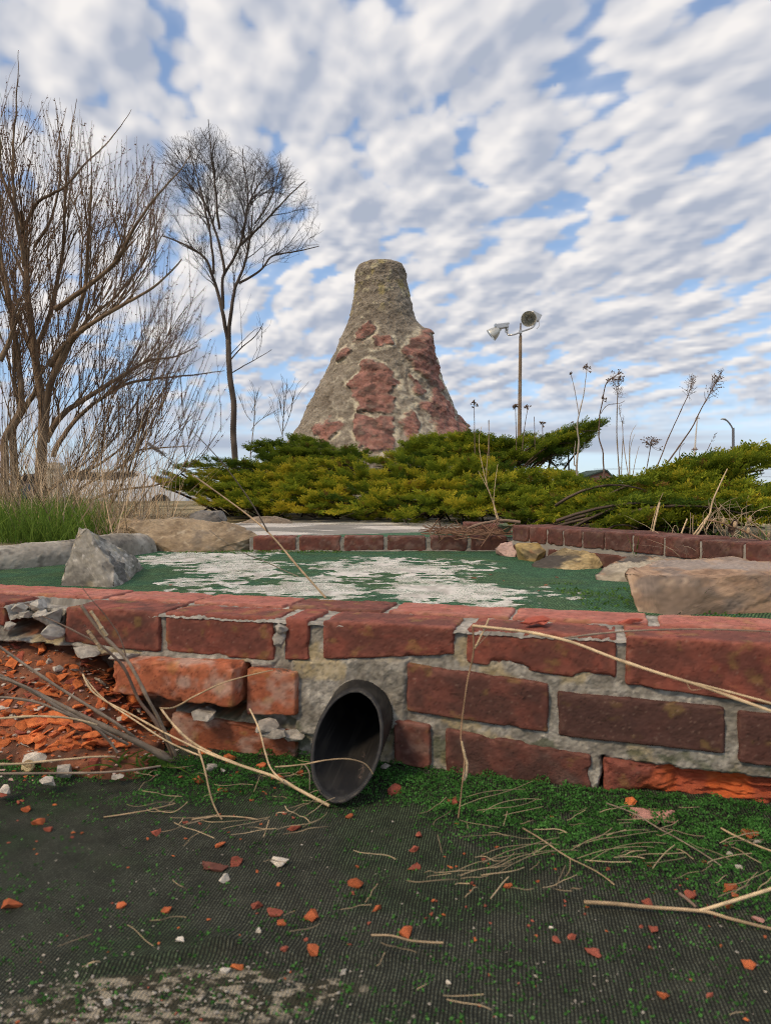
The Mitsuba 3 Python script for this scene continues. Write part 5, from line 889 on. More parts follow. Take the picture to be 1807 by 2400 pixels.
weed('dried_weed', 'short weed with a flat topped brown umbel in the middle of the row', 'dried weed', [S([(680, 1050), (705, 930), (725, 820), (740, 730)], 2.6, 1.8, 4.3, DARKS * 1.3, 13)], [umbel(Wp(740, 735, 4.3), 0.055, A([0, 0, 0.8]), 10, 26, knob=0.0042), plume(Wp(712, 960, 4.3), A([0.4, 0, 0.9]), 0.045, 11, 26, wid=0.5)])
weed('dried_weed', 'leaning weed with a pale feathery plume, left one of the tall leaning pair', 'dried weed', [S([(740, 1020), (800, 870), (870, 690), (960, 490), (1025, 350)], 3.0, 1.8, 4.0, DARKS * 1.4, 14, wob=0.004)], [plume(Wp(1022, 355, 4.0), A([0.30, 0, 1]), 0.10, 12, 55, wid=0.50)])
weed('dried_weed', 'leaning weed with a dense dark plume, right one of the tall leaning pair', 'dried weed', [S([(790, 1040), (850, 900), (960, 740), (1060, 590), (1130, 450), (1190, 340)], 4.4, 2.2, 3.9, DARKS, 15, wob=0.004), S([(1165, 390), (1155, 350), (1155, 320)], 1.2, 0.8, 3.9, DARKS, 16), S([(1150, 420), (1190, 370), (1250, 345)], 1.2, 0.8, 3.9, DARKS, 17)], [plume(Wp(1185, 350, 3.9), A([0.55, 0, 1]), 0.125, 13, 75, wid=0.42)])
weed('dried_weed', 'small upright weed with a withered bud, right of the tall leaning pair', 'dried weed', [S([(940, 1010), (955, 870), (965, 760), (1000, 715)], 2.4, 1, 4.0, DARKS * 1.5, 18), S([(965, 830), (980, 800), (998, 780)], 1.4, 0.8, 4.0, DARKS * 1.5, 19)], [plume(Wp(962, 850, 4.0), A([0.1, 0, 1]), 0.022, 14, 14, wid=0.4)])
weed('dried_weed', 'slanted weed with a narrow wispy tip, rightmost against the sky', 'dried weed', [S([(1040, 960), (1110, 870), (1165, 790), (1200, 715)], 2.2, 1.4, 4.0, DARKS * 1.4, 20)], [plume(Wp(1195, 725, 4.0), A([0.55, 0, 1]), 0.065, 15, 16, wid=0.2)])
for x, y0, y1, hd, lab in ((1111, 948, 1040, 1, 'thin stalk with a reddish cup shaped head right of the volcano foot'), (1237, 958, 1030, 1, 'thin leaning stalk with a brown cup shaped head beside the lamp pole'), (1208, 955, 1030, 0, 'faint thin stalk just left of the lamp pole'), (1252, 976, 1045, 2, 'dark bare twig right of the lamp pole'), (1271, 995, 1050, 0, 'tiny umbel stalk at the second peak right of the lamp pole'), (1145, 985, 1060, 2, 'short bare twig between volcano and lamp pole')):
    dx = 13 if x == 1237 else -2; weed('dried_stalk', lab, 'dried stalk', [dict(pts=[(x - dx, y1 + 25), (x - dx * 0.5, (y0 + y1) / 2), (x, y0)], w0=2.2, w1=1.3, Yd=5.6, col=DARKS * 1.4, seed=int(x))], [] if hd == 2 else [umbel(P(x, y0, 5.6), 0.030 if hd else 0.024, A([0, 0, 1]), int(x), 11, col=DARKS, knob=0.006)])
F6 = lambda x, y, Y=None: (900 + x * 0.5447, 1000 + y * 0.5447) + ((Y,) if Y else ())
weed('straw_weed', 'clump of thin pale straws rising in front of the middle juniper', 'dried weed', [dict(pts=[F6(512, 445, 3.9), F6(470, 330, 3.95), F6(430, 200, 4.0), F6(408, 60, 4.0), F6(420, 0, 4.0)], w0=2.6, w1=1.0, Yd=4, col=STRAW, seed=1), dict(pts=[F6(508, 445, 3.9), F6(478, 350, 3.9), F6(440, 220, 3.9), F6(450, 60, 3.9), F6(452, -30, 3.9)], w0=2.4, w1=1.0, Yd=4, col=STRAW * 0.9, seed=2), dict(pts=[F6(505, 440, 3.9), F6(472, 320, 3.9), F6(480, 230, 3.9), F6(490, 160, 3.9)], w0=2.4, w1=1.0, Yd=4, col=STRAW, seed=3), dict(pts=[F6(500, 430, 3.9), F6(455, 290, 3.9), F6(405, 190, 3.9)], w0=2.2, w1=1.0, Yd=4, col=STRAW * 1.1, seed=4)])
weed('dry_straw', 'single pale broken straw standing behind the right border wall', 'straw', [S([(755, 1405), (785, 1270), (808, 1175)], 4.4, 4.0, 2.75, STRAW * 1.25, 1), S([(740, 1395), (775, 1250), (835, 1100)], 2.2, 1.2, 2.78, STRAW * 0.7, 2)])
weed('dry_straw', 'tall crooked pale straw behind the right border wall near its right end', 'straw', [S([(1095, 1425), (1150, 1340), (1195, 1255), (1215, 1170), (1270, 1040), (1330, 915)], 5.0, 2.6, 2.55, STRAW * 1.25, 3), S([(1070, 1425), (1125, 1350), (1190, 1265)], 4.0, 3, 2.57, STRAW * 1.0, 4)])
weed('dry_straw', 'short cut straws between the two pale straws on the border wall', 'straw', [S([(975, 1415), (1000, 1350), (1020, 1300)], 4.0, 3.4, 2.65, STRAW, 5), S([(1040, 1420), (1045, 1330), (1045, 1250)], 2.2, 1.6, 2.65, STRAW * 0.6, 6), S([(1065, 1420), (1062, 1350), (1066, 1275)], 2.6, 1.8, 2.65, STRAW * 0.75, 7), S([(905, 1410), (930, 1350), (955, 1390)], 1.8, 1.2, 2.7, STRAW * 0.7, 8)])
pods = []
for (x, y, s) in ((1300, 1315, 1), (1388, 1345, 1), (1490, 1392, 0.9), (1505, 1305, 0.9), (1650, 1425, 0.8)):
    m = trimesh.creation.icosphere(2); v = np.array(m.vertices); v = v * A([0.0062, 0.0062, 0.0105]) * s * (1 + 0.25 * (N(v, 6, 2, 3) - 0.5))[:, None]; pods.append((v + P(*W(x, y), 2.30), np.array(m.faces), A([0.42, 0.28, 0.16]) * (0.7 + 0.6 * N(v, 300, 2, 1))[:, None]))
lv = []
for (x, y, a) in ((1370, 1345, 0.4), (1355, 1385, -0.3)):
    gx, gy = np.meshgrid(np.linspace(-1, 1, 7), np.linspace(0, 1, 9), indexing='ij'); v = np.stack([gx * 0.012 * np.sin(np.pi * np.clip(gy, 0.04, 1)) ** 0.7, 0.006 * np.cos(gx * 2.4) + 0.004 * np.sin(gy * 7), (gy - 0.5) * 0.034], -1).reshape(-1, 3); v[:, 0] += a * v[:, 2]; lv.append((v + P(*W(x, y), 2.31), gridfaces(7, 9), A([0.30, 0.10, 0.03])))
weed('pod_weed', 'fallen brown weed with round seed pods at the right end of the border wall', 'dried weed', [S([(1170, 1312), (1230, 1318), (1330, 1350), (1480, 1405), (1610, 1475)], 3.6, 5.0, 2.31, A([0.32, 0.19, 0.11]), 1), S([(1300, 1345), (1300, 1325)], 2, 2, 2.3, A([0.3, 0.2, 0.12]), 2), S([(1385, 1372), (1388, 1352)], 2, 2, 2.3, A([0.3, 0.2, 0.12]), 3), S([(1470, 1290), (1530, 1340), (1600, 1400), (1630, 1440)], 3, 4, 2.32, A([0.35, 0.25, 0.17]), 4)], pods, leafs=lv)
arcs = []
for k in range(26):
    x0 = g.uniform(1150, 1700); x1 = x0 + g.uniform(-250, 300); y0 = g.uniform(1380, 1470); y1 = g.uniform(1080, 1330); arcs.append(stalk_mesh([W(x0, y0), W(x0 * 0.5 + x1 * 0.5 - 40, (y0 + y1) / 2 - 60), W(x1, y1)], 2.0, 1.0, g.uniform(2.35, 2.75), 16, 4, STRAW * g.uniform(0.55, 1.0), k, False))
tag(put('dry_stems', join(arcs)[:2], 'straw', color=join(arcs)[2]), 'tangle of thin dry grass stems at the right end of the border wall', 'dry grass', kind='stuff')

for nm, col in (('sprout_green', [0.12, 0.25, 0.045]), ('silver_green', [0.16, 0.20, 0.13])): scene[nm] = {'type': 'principledthin', 'base_color': {'type': 'rgb', 'value': col}, 'roughness': 0.6, 'diff_trans': 0.6, 'eta': 1.3}
def leafy(name, label, c, n, L, wdt, up, cols, seed, cat='plant'):
    g = np.random.default_rng(seed); used[name] = used.get(name, -1) + 1; key = name if used[name] == 0 else f'{name}_{used[name]:03d}'; tag(key, label, cat)
    for k in range(n):
        a = k * 2.4 + g.uniform(-0.3, 0.3); d = A([math.cos(a), math.sin(a), 0]); t = np.linspace(0, 1, 9); sd = A([-d[1], d[0], 0]); l = L * g.uniform(0.7, 1.1)
        mid = c + d * (l * t * (1 - up * 0.5))[:, None] + A([0, 0, 1]) * (l * (up * t - 0.45 * t ** 2))[:, None]; wd = wdt * np.sin(np.pi * np.clip(t, 0.03, 0.99)) ** 0.8
        rows = [mid + sd * (s * wd)[:, None] + A([0, 0, 1]) * (abs(s) * wd * 0.35)[:, None] for s in (-1, -0.5, 0, 0.5, 1)]
        v = np.stack(rows, 0).reshape(-1, 3); put('leaf', (v, gridfaces(5, 9)), cols, key, smooth=True)
leafy('green_sprout', 'bright green leafy sprout behind the squat yellow brown stone', P(1232, 1271, 3.22) - A([0, 0, 0.02]), 11, 0.055, 0.011, 0.8, 'sprout_green', 3)
leafy('silvery_weed', 'greyish green broad leaved weed at the corner of the border wall', P(1186, 1252, 3.42), 8, 0.10, 0.022, 0.9, 'silver_green', 4)
# windfall on the upper green: a curved dead branch and brown litter
tag(put('dead_branch', join([stalk_mesh([F6(290, 455, 3.62), F6(360, 440, 3.6), F6(430, 415, 3.6), F6(500, 405, 3.62), F6(585, 412, 3.62)], 5.5, 8.0, 3.6, 30, 7, A([0.25, 0.175, 0.125]), 2, True, 0.01)])[:2], 'bark', smooth=True, color=A([0.24, 0.165, 0.12])), 'curved dead branch lying on the upper green under the juniper', 'branch')
lit = []
for k in range(130):
    x, y = g.uniform(1010, 1190), 1245 + g.normal() * 4.5; c = PG(x, y, SLAB + 0.012 + 0.012 * g.random()); d = unit(A([g.normal(), 0.4 * g.normal(), 0.12 * g.normal()])) * g.uniform(0.03, 0.09); lit.append(tube(A([c - d, c, c + d + A([0, 0, 0.01 * g.normal()])]), g.uniform(0.0012, 0.0030), 4))
tag(put('twig_litter', join(lit), 'bark', color=A([0.17, 0.095, 0.06])), 'reddish brown twig litter on the upper green below the juniper', 'litter', kind='stuff')
# the long thin weed over the green, rooted behind the wall
weed('fallen_weed', 'long thin tan weed stalk slanting across the green behind the wall with a fluffy tip', 'dried weed', [dict(pts=[(764, 1402, 1.46), (700, 1330, 1.50), (628, 1247, 1.55), (545, 1180, 1.58), (450, 1112, 1.58)], w0=5.5, w1=3.4, Yd=1.5, col=STRAW * 0.72, seed=2), dict(pts=[(628, 1247, 1.55), (590, 1180, 1.50), (525, 1090, 1.42), (440, 1000, 1.36), (380, 1062, 1.3)][:4], w0=3.4, w1=2.0, Yd=1.5, col=STRAW * 0.6, seed=5),
      dict(pts=[(700, 1352, 1.75), (640, 1325, 1.75), (560, 1290, 1.72), (490, 1242, 1.70)], w0=2.6, w1=1.4, Yd=1.7, col=STRAW * 0.6, seed=6), dict(pts=[(440, 1000, 1.36), (410, 1085, 1.28), (385, 1068, 1.27)][1:], w0=1.8, w1=1.5, Yd=1.27, col=STRAW * 0.6, seed=9)], [plume(P(386, 1068, 1.27), unit(P(343, 1036, 1.24) - P(386, 1068, 1.27)), 0.036, 21, 110, wid=0.16, r=0.0005) + (A([0.24, 0.18, 0.14]),)])

# ---------------------------------------------------------------- the crumbled heap, loose fragments, moss and dead stalks in front
g = np.random.default_rng(88)
def wall_dist(p): return (np.asarray(p) - W0) @ WN
def heap_z(x, y):
    p = np.stack([x, y, x * 0], -1); s = wall_dist(p); k = sst(-0.31, -0.52, x + 0.25 * (y - 1.1))
    z = 0.160 * k * np.clip(1 - (s + 0.06) / 0.205, 0, 1) ** 0.9
    return z
def surf_z(x, y): return np.maximum(low_z(x, y), heap_z(x, y) + 0.016 * (N(np.stack([x, y, x * 0], -1), 22, 3, 14) - 0.5) - 0.004)
gx, gy = np.meshgrid(np.linspace(-1.15, -0.26, 190), np.linspace(0.98, 1.46, 110), indexing='ij'); gz = heap_z(gx, gy) + 0.016 * (N(np.stack([gx, gy, gx * 0], -1), 22, 3, 14) - 0.5) - 0.004
gz = np.where(heap_z(gx, gy) < 0.004, -0.03, gz); gz += 0.006 * (N(np.stack([gx, gy, gx * 0], -1), 110, 3, 15) - 0.5)
v = np.stack([gx, gy, gz], -1).reshape(-1, 3); c = mixc(A([0.075, 0.038, 0.026]), A([0.22, 0.085, 0.046]), sst(0.35, 0.65, N(v, 40, 4, 3))) * (0.6 + 0.8 * N(v, 150, 3, 4))[:, None]
tag(put('rubble_ground', (v, gridfaces(*gx.shape)), 'dull', smooth=True, color=c), 'bed of red brick dust and earth under the crumbled heap at left', kind='structure')
OR, OR2, RB, PK, CO, CR = A([0.40, 0.112, 0.045]), A([0.47, 0.135, 0.045]), A([0.235, 0.066, 0.045]), A([0.56, 0.36, 0.31]), A([0.40, 0.38, 0.34]), A([0.48, 0.44, 0.38])
def chunk(name, pos, size, col, seed, flat=0.5, label=None, cat=None, group=None, long=1.35, fine=True, tilt=None, sink=0.12):
    v, f = frag(size, seed, flat, size / 7 if fine else None, long=long)
    if tilt is not None:
        ax_, an = tilt; ax_ = unit(ax_); K = A([[0, -ax_[2], ax_[1]], [ax_[2], 0, -ax_[0]], [-ax_[1], ax_[0], 0]]); Rm = np.eye(3) + math.sin(an) * K + (1 - math.cos(an)) * K @ K; v = v @ Rm.T
    v = v + A(pos) - A([0, 0, sink * size * flat])
    return tag(put(name, (v, f), nearest(CLAY, col)), label, cat, group)
# flakes of the heap

k = 0
while k < 235:
    px, py = g.uniform(-20, 330), g.uniform(1490, 1765)
    if py < 1490 + 0.20 * px or py > 1770 - 0.05 * px: continue
    # where the sight line meets the heap
    d = ray(px, py); ts = np.linspace(0.85, 1.5, 140); pts = EYE + d * (ts / d[1])[:, None]; hit = np.nonzero(pts[:, 2] < surf_z(pts[:, 0], pts[:, 1]))[0]
    if not len(hit) or wall_dist(pts[hit[0]]) < -0.055: continue
    p = pts[hit[0]]; low = (py - 1490) / 275; size = g.uniform(0.011, 0.026) * (1 + 0.6 * (g.random() < 0.25)) * (0.85 + 0.45 * low); base = (RB if g.random() < 0.40 - 0.4 * low else (OR if g.random() < 0.5 else OR2)); base = base * g.uniform(0.9, 1.2)
    pale = g.random() < 0.07; base = CR if pale else base
    chunk('brick_flake', p, size, base, 1000 + k, g.uniform(0.22, 0.5), f"{'pale mortar coated' if pale else 'dull red' if base[0] < 0.3 else 'orange'} brick flake in the {['upper', 'middle', 'lower'][min(2, int(low * 3))]} {['left', 'middle', 'right'][min(2, int(px / 110))]} part of the crumbled heap", 'brick flake', 'flakes of the crumbled brick heap', g.uniform(1.2, 2.0), size > 0.016, (g.normal(size=3), g.uniform(0.15, 0.9))); k += 1
sm = []
for i in range(2600):
    x, y = g.uniform(-1.0, -0.30), g.uniform(1.05, 1.40); p = A([x, y, 0]); s = wall_dist(p); h = heap_z(A([x]), A([y]))[0]
    if h < 0.004 and g.random() > 0.10: continue
    if s < -0.05: continue
    v, f = frag(g.uniform(0.003, 0.010), 5000 + i, 0.45, None, 8, 1.5); col = [RB, OR, OR2, PK, CR, OR][g.integers(0, 6)] * g.uniform(0.6, 1.15)
    sm.append((v + A([x, y, surf_z(A([x]), A([y]))[0] - 0.0006]), f, col))
v, f, c = join(sm); tag(put('brick_crumbs', (v, f), 'dull', color=c), 'fine orange brick crumbs and dust chips strewn over the heap', 'brick crumbs', kind='stuff')
def on_surf(px, py):
    d = ray(px, py); ts = np.linspace(0.5, 1.5, 500); pts = EYE + d * (ts / d[1])[:, None]; hit = np.nonzero(pts[:, 2] < surf_z(pts[:, 0], pts[:, 1]))[0]; return pts[hit[0]] if len(hit) else PG(px, py)
for i, (px, py, w, col, fl, lab) in enumerate([(116, 1550, 30, CO, .8, 'pale concrete chunk on the heap, left one of a touching pair'), (135, 1568, 38, CR, .8, 'pale concrete chunk on the heap, right one of a touching pair'), (104, 1518, 28, CR, .8, 'pale concrete lump near the top of the heap'), (55, 1553, 34, CR, .3, 'white flat chip on the upper left of the heap'), (176, 1663, 46, PK * 1.15, .35, 'pinkish white flake in the middle of the heap'), (236, 1662, 26, PK, .5, 'small pale pink lump at the right of the heap'), (82, 1772, 74, PK, .45, 'knobbly pale pink mortar lump at the foot of the heap'),
        (152, 1803, 74, CO * 0.85, .5, 'long grey concrete lump below the heap'), (112, 1833, 52, CR * 0.9, .6, 'pale grey concrete lump below the long one'), (17, 1852, 38, CR * 1.1, .8, 'whitish rounded stone at the left edge below the heap'), (73, 1711, 32, CR, .4, 'small white flake low on the heap'), (498, 1795, 46, CO * 0.8, .5, 'grey brown concrete bit in the moss left of the pipe'), (520, 1806, 22, CR, .6, 'tiny pale pebbles beside the grey brown concrete bit'), (276, 1818, 34, CR, .5, 'pale lump in the moss right of the grass tuft'), (905, 1797, 30, CO * 0.7, .7, 'grey stone wedged between pipe and wall')]):
    chunk('concrete_chunk', on_surf(px, py + w * 0.18), w * px_m(1.1) * (1.0), col, 700 + i, fl, lab, 'concrete chunk', None, 1.2)
for i, (px, py, w, col, fl, lab) in enumerate([(60, 1727, 90, OR2, .3, 'long flat orange brick piece at the lower left of the heap'), (92, 1735, 44, OR2, .8, 'rounded bright orange brick piece in front of the heap'), (48, 1718, 34, RB * 1.3, .8, 'small pointed red brick piece left of the rounded orange one'), (205, 1700, 60, OR, .5, 'big orange brick piece under the crossing dead stems'), (165, 1752, 60, OR, .5, 'orange brick piece right of the pink mortar lump'), (218, 1790, 62, RB * 1.1, .5, 'dull red brick piece beside the grass tuft'), (130, 1720, 38, OR, .6, 'small orange brick piece right of the rounded one'), (20, 1690, 50, OR, .5, 'orange brick piece at the left edge of the heap'), (10, 1855, 60, RB, .2, 'thin red brick slab lying at the far left edge')]):
    chunk('brick_piece', on_surf(px, py + w * 0.15), w * px_m(1.12), col, 800 + i, fl, lab, 'brick piece', None, 1.3)
LOOSE = [(24, 2094, 43, OR, 'orange brick piece at the far left edge on the dark carpet'), (59, 1873, 27, OR, 'orange brick bit right of the whitish stone at left'), (92, 1904, 30, OR, 'orange brick bit below the grey lumps at left'), (112, 1922, 24, RB * 1.3, 'flat red brick bit just below the left heap bits'), (284, 2097, 28, OR * 0.8, 'brown orange brick bit alone on the left carpet'), (390, 2110, 28, OR, 'narrow orange brick bit left of the lower middle'), (503, 2006, 72, A([0.13, 0.05, 0.04]), 'largest dark brown red flat brick flake on the carpet'), (557, 1995, 42, RB * 0.9, 'red brown flake touching the right side of the largest dark flake'), (516, 1961, 27, OR, 'orange chip just above the largest dark flake'), (832, 2050, 38, OR, 'upright orange brick piece below the pipe'),
         (640, 2108, 46, A([0.20, 0.075, 0.05]), 'brown brick flake in the row left of centre'), (602, 2101, 28, A([0.26, 0.10, 0.065]), 'rounded brown brick bit left of the brown flake'), (661, 2136, 25, OR, 'small orange brick bit below the brown flake'), (731, 2121, 43, OR, 'flat orange brick bit right of the brown flake'), (889, 2107, 32, OR, 'orange brick bit in the middle of the carpet'), (735, 2208, 36, OR, 'narrow orange chip low in the middle'), (668, 2208, 22, RB * 1.2, 'red chip left of the narrow orange chip low in the middle'), (557, 2240, 30, OR2, 'orange brick bit beside the pale stone low in the left middle'), (954, 2153, 36, OR, 'star shaped orange brick bit in the middle of the carpet'), (970, 1973, 24, RB * 1.3, 'round red brick bit right below the pipe'), (968, 2004, 46, RB * 1.25, 'flat red brick flake right below the round red bit'),
         (978, 1941, 24, RB * 1.2, 'red chip in the moss right of the pipe'), (1194, 2055, 24, OR, 'orange brick bit under the dry grass in the moss'), (1305, 2175, 24, RB * 1.2, 'left of two small red brick bits on the right carpet'), (1340, 2167, 24, RB * 1.25, 'right of two small red brick bits on the right carpet'), (1393, 2198, 46, RB * 1.35, 'large pinkish red brick piece on the right carpet'), (1532, 2149, 28, RB * 1.2, 'red brick bit just below the forked twig'), (1617, 2073, 30, RB * 1.3, 'red brick bit above the forked twig'), (1518, 2093, 27, RB * 1.2, 'flat red bit left above the forked twig'), (1712, 2052, 40, OR, 'long orange red brick piece at the right in the moss'), (1724, 2068, 26, OR, 'orange bit touching the long orange red piece at right'), (1709, 2098, 30, OR * 0.9, 'orange bit below the long orange red piece at right'),
         (1774, 2130, 28, PK * 0.8, 'pinkish brick bit near the right edge below the forked twig'), (1755, 2234, 30, OR, 'orange brick bit near the right edge, low'), (1554, 2302, 28, RB * 1.4, 'red orange brick bit at the lower right'), (1665, 2304, 22, RB * 1.3, 'small red bit at the lower right, rightmost of its row'), (1494, 2388, 28, OR, 'orange bit cut by the bottom edge of the picture'), (538, 1766, 34, OR2, 'bright orange brick bit in the moss left of the pipe'), (481, 1748, 32, OR2, 'orange brick bit below the faded bottom brick'), (465, 1810, 34, OR, 'orange bit under the pale stem left of the pipe'), (522, 1832, 28, OR, 'orange bit in the moss below the grey brown concrete'), (614, 1783, 26, OR, 'orange bit at the foot of the faded bottom brick'), (651, 1806, 34, RB * 1.5, 'red orange bit close to the left side of the pipe'), (703, 1800, 24, OR, 'orange bit touching the pipe at its left'),
         (926, 1832, 44, RB * 0.95, 'dark red brick chunk right of the pipe mouth'), (816, 1897, 22, OR, 'small orange bit just under the pipe lip'), (368, 1924, 34, RB * 1.3, 'red flake with crumbs below the moss at left'), (686, 1918, 34, RB, 'dull red flake below the pipe to its left'), (1538, 1893, 118, PK * A([0.9, 0.62, 0.58]), 'big pinkish red flake leaning at the foot of the spalled brick'), (1756, 1922, 52, OR, 'orange and white flake at the right edge under the spalled brick'), (1777, 1950, 28, PK * 1.2, 'small whitish pink chip at the right edge'), (1475, 1868, 34, OR2, 'orange chip at the left foot of the spalled brick'), (1062, 1860, 30, RB * 1.3, 'red chip in the moss at the foot of the wall right of the pipe')]
for i, (px, py, w, col, lab) in enumerate(LOOSE):
    big = w > 60; p = PG(px, py + w * (0.12 if big else 0.25), 0.0); p[2] = low_z(A([p[0]]), A([p[1]]))[0] + 0.0
    chunk('brick_fragment', p, w * px_m(p[1]) * 1.2, col, 1500 + i, 0.26 if big or w > 44 else 0.74, lab, 'brick fragment', None, 1.25, sink=0.18)
for i, (px, py, w, lab) in enumerate([(658, 1996, 48, 'pale grey angular stone below the pipe on the carpet'), (527, 2036, 38, 'light grey stone touching the largest dark flake'), (607, 2162, 22, 'small white pebble on the carpet left of the middle'), (424, 2190, 30, 'flat cream stone chip at the lower left'), (524, 2248, 36, 'whitish stone beside an orange bit low in the left middle'), (254, 2320, 30, 'cream stone chip in the torn patch at the lower left'), (803, 2242, 26, 'pale chip low in the middle'), (1292, 2148, 14, 'tiny white pebble on the right carpet'), (1711, 1977, 26, 'white flake in the moss near the right edge'), (1731, 2003, 24, 'white flake below the other one near the right edge'), (1050, 2273, 18, 'small cream chip on the lower middle carpet')]):
    p = PG(px, py + w * 0.3); p[2] = low_z(A([p[0]]), A([p[1]]))[0]; chunk('pebble', p, w * px_m(p[1]), CR * 1.15 if 'white' in lab else CR, 1700 + i, 0.7, lab, 'pebble', None, 1.25, sink=0.15)
n_crumb = 0
for (x0, x1, y0, y1, m) in ((0, 1807, 1900, 2400, 60), (1000, 1807, 1880, 2150, 42), (380, 720, 1780, 1960, 22), (0, 200, 1850, 2000, 14)):
    for _ in range(m):
        px, py = g.uniform(x0, x1), g.uniform(y0, y1); p = PG(px, py); p[2] = low_z(A([p[0]]), A([p[1]]))[0]; w = g.uniform(6, 15)
        chunk('brick_crumb', p, w * px_m(p[1]), [OR, RB * 1.2, OR2, RB * 1.3][g.integers(0, 4)] * g.uniform(0.75, 1.1), 1800 + n_crumb, 0.6, f"tiny brick crumb no bigger than a pea on the carpet, {'far left|left|middle|right|far right'.split('|')[min(4, int(px / 362))]}, {'near the wall' if py < 2000 else 'halfway out' if py < 2200 else 'nearest the camera'}", 'brick crumb', 'tiny brick crumbs on the carpet', 1.3, False); n_crumb += 1
for i, (px, py) in enumerate([(1085, 1360), (1108, 1356), (1150, 1347), (1280, 1372), (1262, 1385), (400, 1372), (455, 1296), (1180, 1362), (1305, 1353)]):
    p = PG(px, py, UPP); chunk('brick_bit', p - A([0, 0, 0.001]), g.uniform(0.008, 0.020), RB * 1.3, 1900 + i, 0.4, f"small red brick bit on the raised green, {['by the big boulder', 'at the right', 'right of the white patch', 'left of the white patch', 'at the back left'][0 if px > 1240 else 1 if px > 1140 else 2 if px > 1000 else 3 if px < 420 else 4]}", 'brick bit', 'brick bits on the raised green', 1.6)
chips = []
for i in range(740):                                       # pale grit in the torn patch and over the carpet
    if i < 520: x, y = -0.19 + 0.085 * g.normal(), 0.603 + 0.024 * g.normal()
    else: q = PG(g.uniform(0, 1807), g.uniform(1900, 2400)); x, y = q[0], q[1]
    v, f = frag(g.uniform(0.0012, 0.0042) * (1.5 if i < 520 and g.random() < 0.2 else 1), 2500 + i, 0.6, None, 8); chips.append((v + A([x, y, low_z(A([x]), A([y]))[0]]), f, CR * g.uniform(0.35, 0.85)))
v, f, c = join(chips); tag(put('grit', (v, f), 'dull', color=c), 'pale grit scattered over the foreground carpet and in its torn patch', 'grit', kind='stuff')
# a snail shell
t = np.linspace(0, 1, 90); th = t * 2 * np.pi * 2.6; rad = 0.0012 + 0.0052 * t ** 1.3; ctr = np.stack([np.cos(th) * rad, np.sin(th) * rad, 0.004 * (1 - t)], -1); rr = 0.0008 + 0.0034 * t ** 1.3
v, f = tube(ctr, rr, 12); Rs = frame(A([-0.2, -1, 0.35])); sc_ = 1.15; cc = mixc(A([0.42, 0.34, 0.18]), A([0.17, 0.11, 0.05]), sst(0.3, 0.8, np.r_[np.tile(np.sin(np.arange(12) * 2 * np.pi / 12 * 2), 90), 0, 0]))
tag(put('snail_shell', (v @ Rs.T * sc_ + on_surf(68, 1808) + A([0, 0, 0.006]), f), 'straw', smooth=True, color=cc), 'small striped yellowish snail shell below the heap at left', 'snail shell')

# moss: small leaflets on low cushions
def moss_density(p):
    s = wall_dist(p); x = p[:, 0]; n = N(p * A([1, 1, 0]), 17, 4, 44); n2 = N(p * A([1, 1, 0]), 60, 3, 45)
    reach = np.interp(x, [-0.75, -0.45, -0.30, -0.12, 0.0, 0.08, 0.3, 0.55], [0.24, 0.22, 0.21, 0.17, 0.12, 0.20, 0.27, 0.30]); start = np.interp(x, [-0.6, -0.35, -0.2], [0.15, 0.075, 0.01])
    d = sst(1.15, 0.25, s / reach) * sst(-0.02, 0.03, s - start + 0.02)
    return np.clip(d * 1.5 * sst(0.37, 0.56, n * 0.65 + n2 * 0.35 + 0.14 * d), 0, 1)
M0 = 230000
q = np.stack([g.uniform(-0.75, 0.70, M0), g.uniform(0.70, 1.32, M0), np.zeros(M0)], 1); q = q[(wall_dist(q) > -0.004)]
den = moss_density(q); q = q[g.random(len(q)) < den]
q2 = np.stack([PG(a, b)[:2] for a, b in zip(g.uniform(-20, 1830, 900), 1850 + 560 * g.random(900) ** 1.1)]); q2 = np.repeat(q2, 5, 0) + g.normal(size=(4500, 2)) * 0.0045; q = np.vstack([q, np.c_[q2, np.zeros(len(q2))]])
cush = 0.011 * sst(0.35, 0.75, N(q, 48, 3, 46)) * moss_density(q) ** 0.7
q[:, 2] = low_z(q[:, 0], q[:, 1]) + cush * g.uniform(0.6, 1.0, len(q)) + 0.0006
m = len(q); d = unit(g.normal(size=(m, 3)) * A([1, 1, 0.45]) + A([0, 0, 0.45])); L_ = g.uniform(0.0018, 0.0042, m); sd = unit(np.cross(d, g.normal(size=(m, 3)))); w_ = L_ * 0.40
v = np.stack([q, q + d * (L_ * 0.55)[:, None] + sd * w_[:, None], q + d * L_[:, None], q + d * (L_ * 0.55)[:, None] - sd * w_[:, None]], 1)
f = (A([[0, 1, 2], [0, 2, 3]])[None] + (np.arange(m) * 4)[:, None, None]).reshape(-1, 3); tint = np.clip(N(q, 30, 3, 48) * 0.9 + 0.25 * g.normal(size=m) * 0.6, 0, 1)
c = mixc(A([0.038, 0.120, 0.028]), A([0.13, 0.36, 0.090]), tint) * g.uniform(0.6, 1.2, (m, 1)); 
tag(put('moss', (v.reshape(-1, 3), f), 'leaf', color=np.repeat(c, 4, 0)), 'bright green moss cushions along the foot of the brick wall', 'moss', kind='stuff')
x, y = PG(1300, 1425, UPP)[:2]
m = 2600; q = np.stack([g.uniform(0.50, 1.05, m), g.uniform(1.55, 2.3, m), np.full(m, UPP + 0.003)], 1); q = np.vstack([q[(N(q, 9, 3, 4) > 0.48)], np.stack([g.uniform(-0.95, -0.2, 900), 3.42 + 0.05 * g.normal(size=900), np.full(900, UPP + 0.003)], 1)]); m = len(q)
